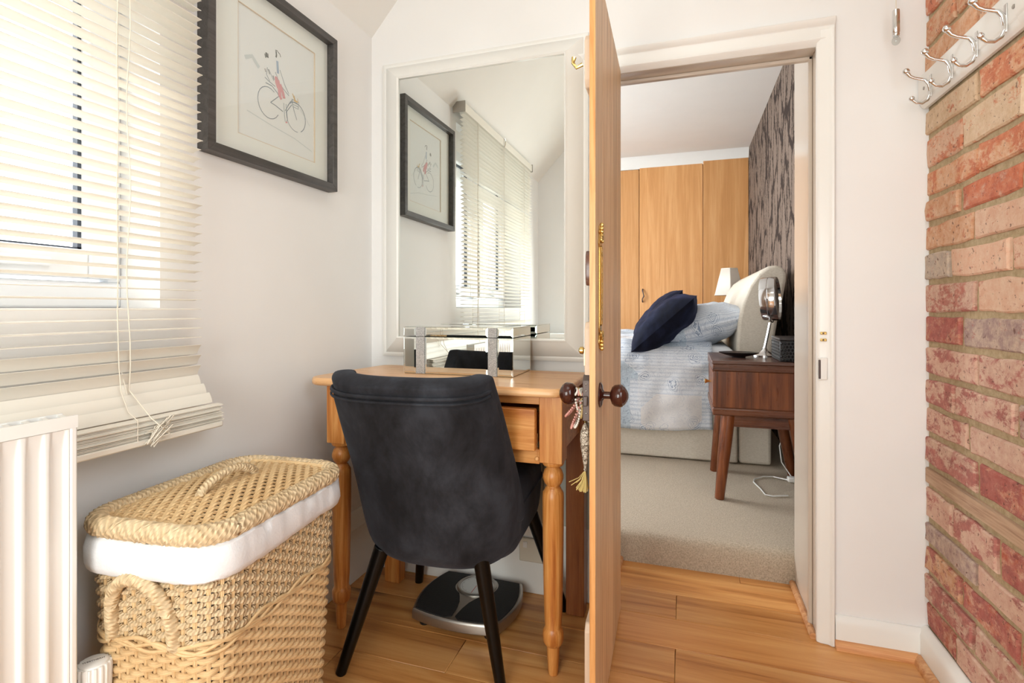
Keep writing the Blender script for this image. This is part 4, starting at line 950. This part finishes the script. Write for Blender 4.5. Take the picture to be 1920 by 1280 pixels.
# ================================================================== BEDROOM: wardrobe
wb = thing('wardrobe', 'built-in oak veneer wardrobe along the far bedroom wall', 'wardrobe', (-.9, 5.9, BZ))
obj('carcass', B(-2.46, RX - .002, 5.62, 6.19, BZ, 2.43), M['oakveneer'], wb)
for a, b, top in ((-2.29, -1.67, 2.44), (-1.67, -1.05, 2.44), (-1.05, -.43, 2.437), (-.43, .193, 2.45)):
    d = obj('wardrobe_door', B(a + .003, b - .003, 5.598, 5.618, BZ + .08, top), M['oakveneer'], wb, bevel=.002)
    hx_ = a + .035
    obj('handle', MB().tube([(hx_, 5.598, 1.195), (hx_, 5.575, 1.18), (hx_ + .010, 5.568, 1.14), (hx_ + .014, 5.568, 1.12), (hx_ - .002, 5.570, 1.09), (hx_, 5.578, 1.07), (hx_, 5.598, 1.06)], [.006, .007, .005, .007, .005, .007, .006], 8), M['iron'], d)
obj('filler_panel', B(.196, RX - .002, 5.59, 5.62, BZ, 2.468), M['oakveneer'], wb, bevel=.002)

# ================================================================== bed
bd = thing('double_bed', 'cream upholstered bed with high curved headboard in the bedroom', 'bed', (-.7, 4.0, BZ))
HB = [(.302, BZ + .005), (.300, .30), (.295, .55), (.290, .78), (.300, .92), (.322, 1.03), (.358, 1.125), (.405, 1.195), (.455, 1.232), (.500, 1.238), (.530, 1.222), (.545, 1.19), (.545, 1.15), (.528, 1.05), (.505, .95), (.482, .80), (.472, .62), (.470, BZ + .005)]
hb = obj('headboard', MB().prism(HB, 'y', 3.225, 4.79), M['linen'], bd, bevel=.018, seg=3, ang=35)
obj('divan_base', B(-1.80, .296, 3.215, 4.80, BZ + .006, .42), M['linen'], bd, bevel=.012, seg=3)
obj('mattress', B(-1.79, .284, 3.225, 4.79, .42, .775), M['sheet'], bd, bevel=.05, seg=4)
# duvet draped over the bed
def duv(a, b):
    x = -1.86 + a * 2.02
    path = 2.62; d = b * path
    hang = .49; top = 1.61; r = .07
    if d < hang: y, z = 3.165 - .012*sin(a*30) - .010*sin(a*11+1), .300 + d
    elif d < hang + top: u = (d - hang) / top; y = 3.165 + u * 1.66; z = .79
    else: y, z = 4.825, .79 - (d - hang - top)
    # round over the near edge
    e = (d - hang)
    if -.14 < e < .16:
        t = (e + .14) / .30; q = t * pi/2; y = 3.165 + .10*(1 - cos(q)); z = .65 + .14*sin(q)
        y += (.06) * t**3
    n = noise.noise(Vector((x*4, d*4, 1.3)))*.022 + noise.noise(Vector((x*11, d*9, 7)))*.010 + noise.noise(Vector((x*22, d*20, 3)))*.0035
    nx = noise.noise(Vector((x*7, d*1.5, 5)))*.018
    if d < hang + .05: y += -abs(n)*1.1 + nx; z += (.012*sin(x*6) if d < .1 else 0)
    else: z += n * (1.0 if e > .05 else .6)
    if x < -1.8: z -= .0
    return (x, y, z)
obj('duvet', MB().grid(duv, 110, 120, uvf=lambda a, b: (a*2.02, b*2.62)), M['duvet'], bd, solid=.016, ang=80)
def pillow(name, m, c, w_, h_, t_, M3, parent=None, seed=0, crease=.012, pinch=.06):
    mb = MB(); 
    for sg in (1, -1):
        def fn(a, b):
            u, v = a*2-1, b*2-1; k = max(0, (1 - abs(u)**2.6)) ** .55 * max(0, (1 - abs(v)**2.6)) ** .55
            px = u * w_/2 * (1 - pinch*(1 - abs(v)**2)*abs(u)**2 + .02); py = v * h_/2 * (1 - pinch*(1 - abs(u)**2)*abs(v)**2 + .02)
            n = noise.noise(Vector((u*2.3 + seed, v*2.3, sg*2)))*crease + noise.noise(Vector((u*5 + seed, v*4, sg*3)))*crease*.5
            return (px, py, sg * (t_/2*k + n*min(1, k*2)))
        mb.grid(fn, 36, 36, uvf=lambda a, b: (a*w_*1.0 + seed, b*h_))
    mb.xf(Matrix.Translation(c) @ M3.to_4x4())
    return obj(name, mb, m, parent, ang=80)
Ry = lambda d: Matrix.Rotation(radians(d), 3, 'Y'); Rx = lambda d: Matrix.Rotation(radians(d), 3, 'X'); Rz = lambda d: Matrix.Rotation(radians(d), 3, 'Z')
tag(pillow('pillow', M['pillowcase'], (.115, 3.60, .89), .50, .72, .25, Rz(3) @ Ry(-16), seed=3.3, crease=.016), 'plump pillow in blue and white patchwork cotton against the headboard', 'pillow')
tag(pillow('navy_cushion', M['navy'], (-.10, 3.34, .91), .46, .46, .21, Rz(-6) @ Ry(-42) @ Rx(4), seed=1.1, crease=.014), 'navy velvet cushion nearest the door, leaning on the patchwork pillow', 'cushion', 'navy cushions on the bed')
tag(pillow('navy_cushion', M['navy'], (-.17, 3.85, .945), .46, .46, .15, Rz(4) @ Ry(-48), seed=5.1, crease=.012), 'second navy velvet cushion, mostly hidden behind the nearer navy cushion', 'cushion', 'navy cushions on the bed')

# ================================================================== bedside table
def nightstand(loc, label):
    t = thing('bedside_table', label, 'bedside table', loc)
    x0, x1, y0, y1 = .130 - .365, .600 - .365, 2.592 - 2.84, 3.085 - 2.84
    zb = lambda z: z - BZ
    def o(n, mb, m, p=t, **k):
        mb.xf(Matrix.Translation(loc)); return obj(n, mb, m, p, **k)
    o('top_panel', B(x0, x1, y0, y1, zb(.742), zb(.757)), M['walnuttop'], bevel=.002)
    o('upper_rail', B(x0 + .001, x1, y0 + .002, y1 - .002, zb(.708), zb(.742)), M['walnutx'], bevel=.006, seg=3)
    o('side_panel', B(x0 + .008, x1, y0 + .006, y0 + .022, zb(.542), zb(.708)), M['walnut'], bevel=.001)
    o('side_panel', B(x0 + .008, x1, y1 - .022, y1 - .006, zb(.542), zb(.708)), M['walnut'], bevel=.001)
    o('back_panel', B(x1 - .012, x1, y0 + .022, y1 - .022, zb(.542), zb(.708)), M['walnut'])
    d = o('drawer', B(x0 + .004, x0 + .024, y0 + .024, y1 - .024, zb(.55), zb(.702)), M['walnut'], bevel=.002)
    kn = MB().lathe([(.005, 0), (.005, -.008), (.012, -.026), (.011, -.028)], (x0 + .004, (y0+y1)/2, zb(.63)), 16, 'x').xf(Matrix.Translation(loc)); obj('knob', kn, M['brass'], d)
    o('lower_rail', B(x0 + .001, x1, y0 + .002, y1 - .002, zb(.504), zb(.542)), M['walnutx'], bevel=.008, seg=3)
    for a, b in ((y0 + .030, y0 + .05), (y1 - .05, y1 - .03)): o('stretcher', B(x0 + .05, x1 - .05, a, b, zb(.452), zb(.504)), M['walnutx'])
    for sx in (0, 1):
        for sy in (0, 1):
            tx = x0 + .072 if sx == 0 else x1 - .125; fx = x0 + .032 if sx == 0 else x1 - .055; ty = y0 + .050 if sy == 0 else y1 - .050; fy = y0 + .024 if sy == 0 else y1 - .024
            o('leg', MB().tube([(tx, ty, zb(.506)), ((tx*.55+fx*.45), (ty*.55+fy*.45), zb(.33)), (fx, fy, 0)], [.037, .033, .0245], 18, flat=.85), M['walnut'], bevel=.002)
    return t
ns = nightstand((.365, 2.84, BZ), 'walnut bedside table with splayed legs between doorway and bed')
n2 = dup(ns, (.365, 5.15, BZ), label='walnut bedside table on the far side of the bed, under the lamp')
ds = tag(obj('oval_dish', MB().lathe([(.002, .757), (.030, .757), (.032, .762), (.060, .768), (.090, .779), (.0925, .783), (.086, .784), (.055, .776), (.002, .772)], (0, 0, 0), 32, sy=.62).xf(Matrix.Translation((.262, 2.80, 0)) @ Matrix.Rotation(radians(-4), 4, 'Z')), Mat('black_dish', (26, 22, 22), .25).m), 'shallow black oval dish on the bedside table', 'dish')
bk = thing('studded_box', 'black box with studded diamond front on the bedside table', 'box', (.50, 2.735, .757))
obj('body', B(.416, .585, 2.624, 2.85, .757, .852), Mat('black_leather', (26, 24, 25), .35).m, bk, bevel=.004)
obj('lid', B(.414, .587, 2.622, 2.852, .853, .864), Mat('black_lid', (52, 46, 46), .3).m, bk, bevel=.003)
mb = MB(); s_ = .0145
for i in range(11):
    for j in range(6):
        cx, cz = .424 + i*s_ + (0 if j % 2 else s_/2), .766 + j*s_
        if cx > .58: continue
        mb.add([(cx - s_*.48, 2.624, cz), (cx, 2.624, cz - s_*.48), (cx + s_*.48, 2.624, cz), (cx, 2.624, cz + s_*.48), (cx, 2.6175, cz)], [(0,1,4),(1,2,4),(2,3,4),(3,0,4)])
obj('stud', mb, Mat('black_stud', (34, 32, 34), .15).m, bk, smooth=False, kind='stuff')
mb = MB()
for j in range(6): mb.box(.4135, .4165, 2.63, 2.846, .766 + j*.0145, .771 + j*.0145)
obj('side_slat', mb, M['plasticblack'], bk, kind='stuff')
vm = thing('vanity_mirror', 'round chrome vanity mirror on a stand on the bedside table', 'mirror', (.395, 2.93, .757))
obj('base', MB().lathe([(.062, .757), (.062, .762), (.050, .768), (.026, .776), (.014, .786), (.009, .80)], (.395, 2.93, 0), 32), M['chrome'], vm)
Rm = Matrix.Translation((.422, 2.93, 1.045)) @ Matrix.Rotation(radians(-17), 4, 'Z') @ Matrix.Rotation(radians(-4), 4, 'Y')
obj('stem', MB().tube([(.395, 2.93, .795), (.408, 2.93, .86), (.420, 2.93, .925)], .0075, 12), M['chrome'], vm)
obj('yoke', MB().tube([(Rm @ Vector((0, .117*cos(q), .117*sin(q)))) for q in [pi + pi*i/24 for i in range(25)]], .004, 8), M['chrome'], vm)
hd = obj('head_rim', MB().lathe([(.098, -.036), (.108, -.036), (.110, -.030), (.110, -.002), (.1085, 0), (.110, .002), (.110, .030), (.108, .036), (.098, .036), (.098, .030), (.0975, -.030)], (0, 0, 0), 40, 'x').xf(Rm), M['chrome'], vm, ang=30)
for sg in (-1, 1): obj('mirror_face', MB().lathe([(.0985, sg*.030), (.05, sg*.0305), (.002, sg*.031)], (0, 0, 0), 40, 'x').xf(Rm), M['mirror'], vm)
# lamp
lp = thing('bedside_lamp', 'cream pleated bedside lamp beyond the bed, by the headboard', 'lamp', (.392, 5.02, .757))
obj('lamp_base', MB().lathe([(.065, .757), (.065, .768), (.030, .778), (.012, .79), (.010, .86), (.016, .875), (.010, .89), (.010, 1.02), (.014, 1.03), (.008, 1.045), (.008, 1.10)], (.392, 5.02, 0), 24), M['white'], lp)
obj('collar', MB().lathe([(.018, 1.055), (.018, 1.065), (.030, 1.066), (.030, 1.070), (.012, 1.075), (.012, 1.10)], (.392, 5.02, 0), 16), M['brass'], lp)
ring = lambda R, z: [(.392 + (R if i % 2 else R*.985) * cos(2*pi*i/96) / cos((2*pi*i/96 + pi/6) % (pi/3) - pi/6), 5.02 + (R if i % 2 else R*.985) * sin(2*pi*i/96) / cos((2*pi*i/96 + pi/6) % (pi/3) - pi/6), z) for i in range(96)]
obj('lamp_shade', MB().loft([ring(.118, 1.112), ring(.064, 1.348)], cap=False), M['shade'], lp, solid=.002, ang=20)
obj('shade_trim', MB().tube(ring(.1185, 1.114)[::2], .004, 6, closed=True).tube(ring(.0645, 1.346)[::2], .004, 6, closed=True), M['shade'], lp)
# plug and cables on the carpet
pg = thing('plug', 'white plug and charger lead on the carpet behind the bedside table', 'plug', (.55, 3.02, BZ))
obj('plug_body', B(.505, .545, 2.95, 2.985, BZ + .004, BZ + .030), M['white'], pg, bevel=.006)
obj('adaptor', B(.55, .585, 2.93, 2.965, BZ + .004, BZ + .026), M['white'], pg, bevel=.006)
obj('lead', MB().tube([(.508, 2.968, BZ + .012), (.45, 3.02, BZ + .007), (.40, 3.01, BZ + .006), (.35, 2.95, BZ + .006), (.34, 2.90, BZ + .006), (.36, 2.80, BZ + .006), (.37, 2.72, BZ + .006), (.40, 2.71, BZ + .006), (.47, 2.74, BZ + .006)], .0032, 8), M['white'], pg)
obj('lead', MB().tube([(.53, 2.985, BZ + .02), (.50, 3.10, .18), (.50, 3.16, .25), (.53, 3.2, .32), (.56, 3.22, .36)], .003, 8), M['white'], pg)
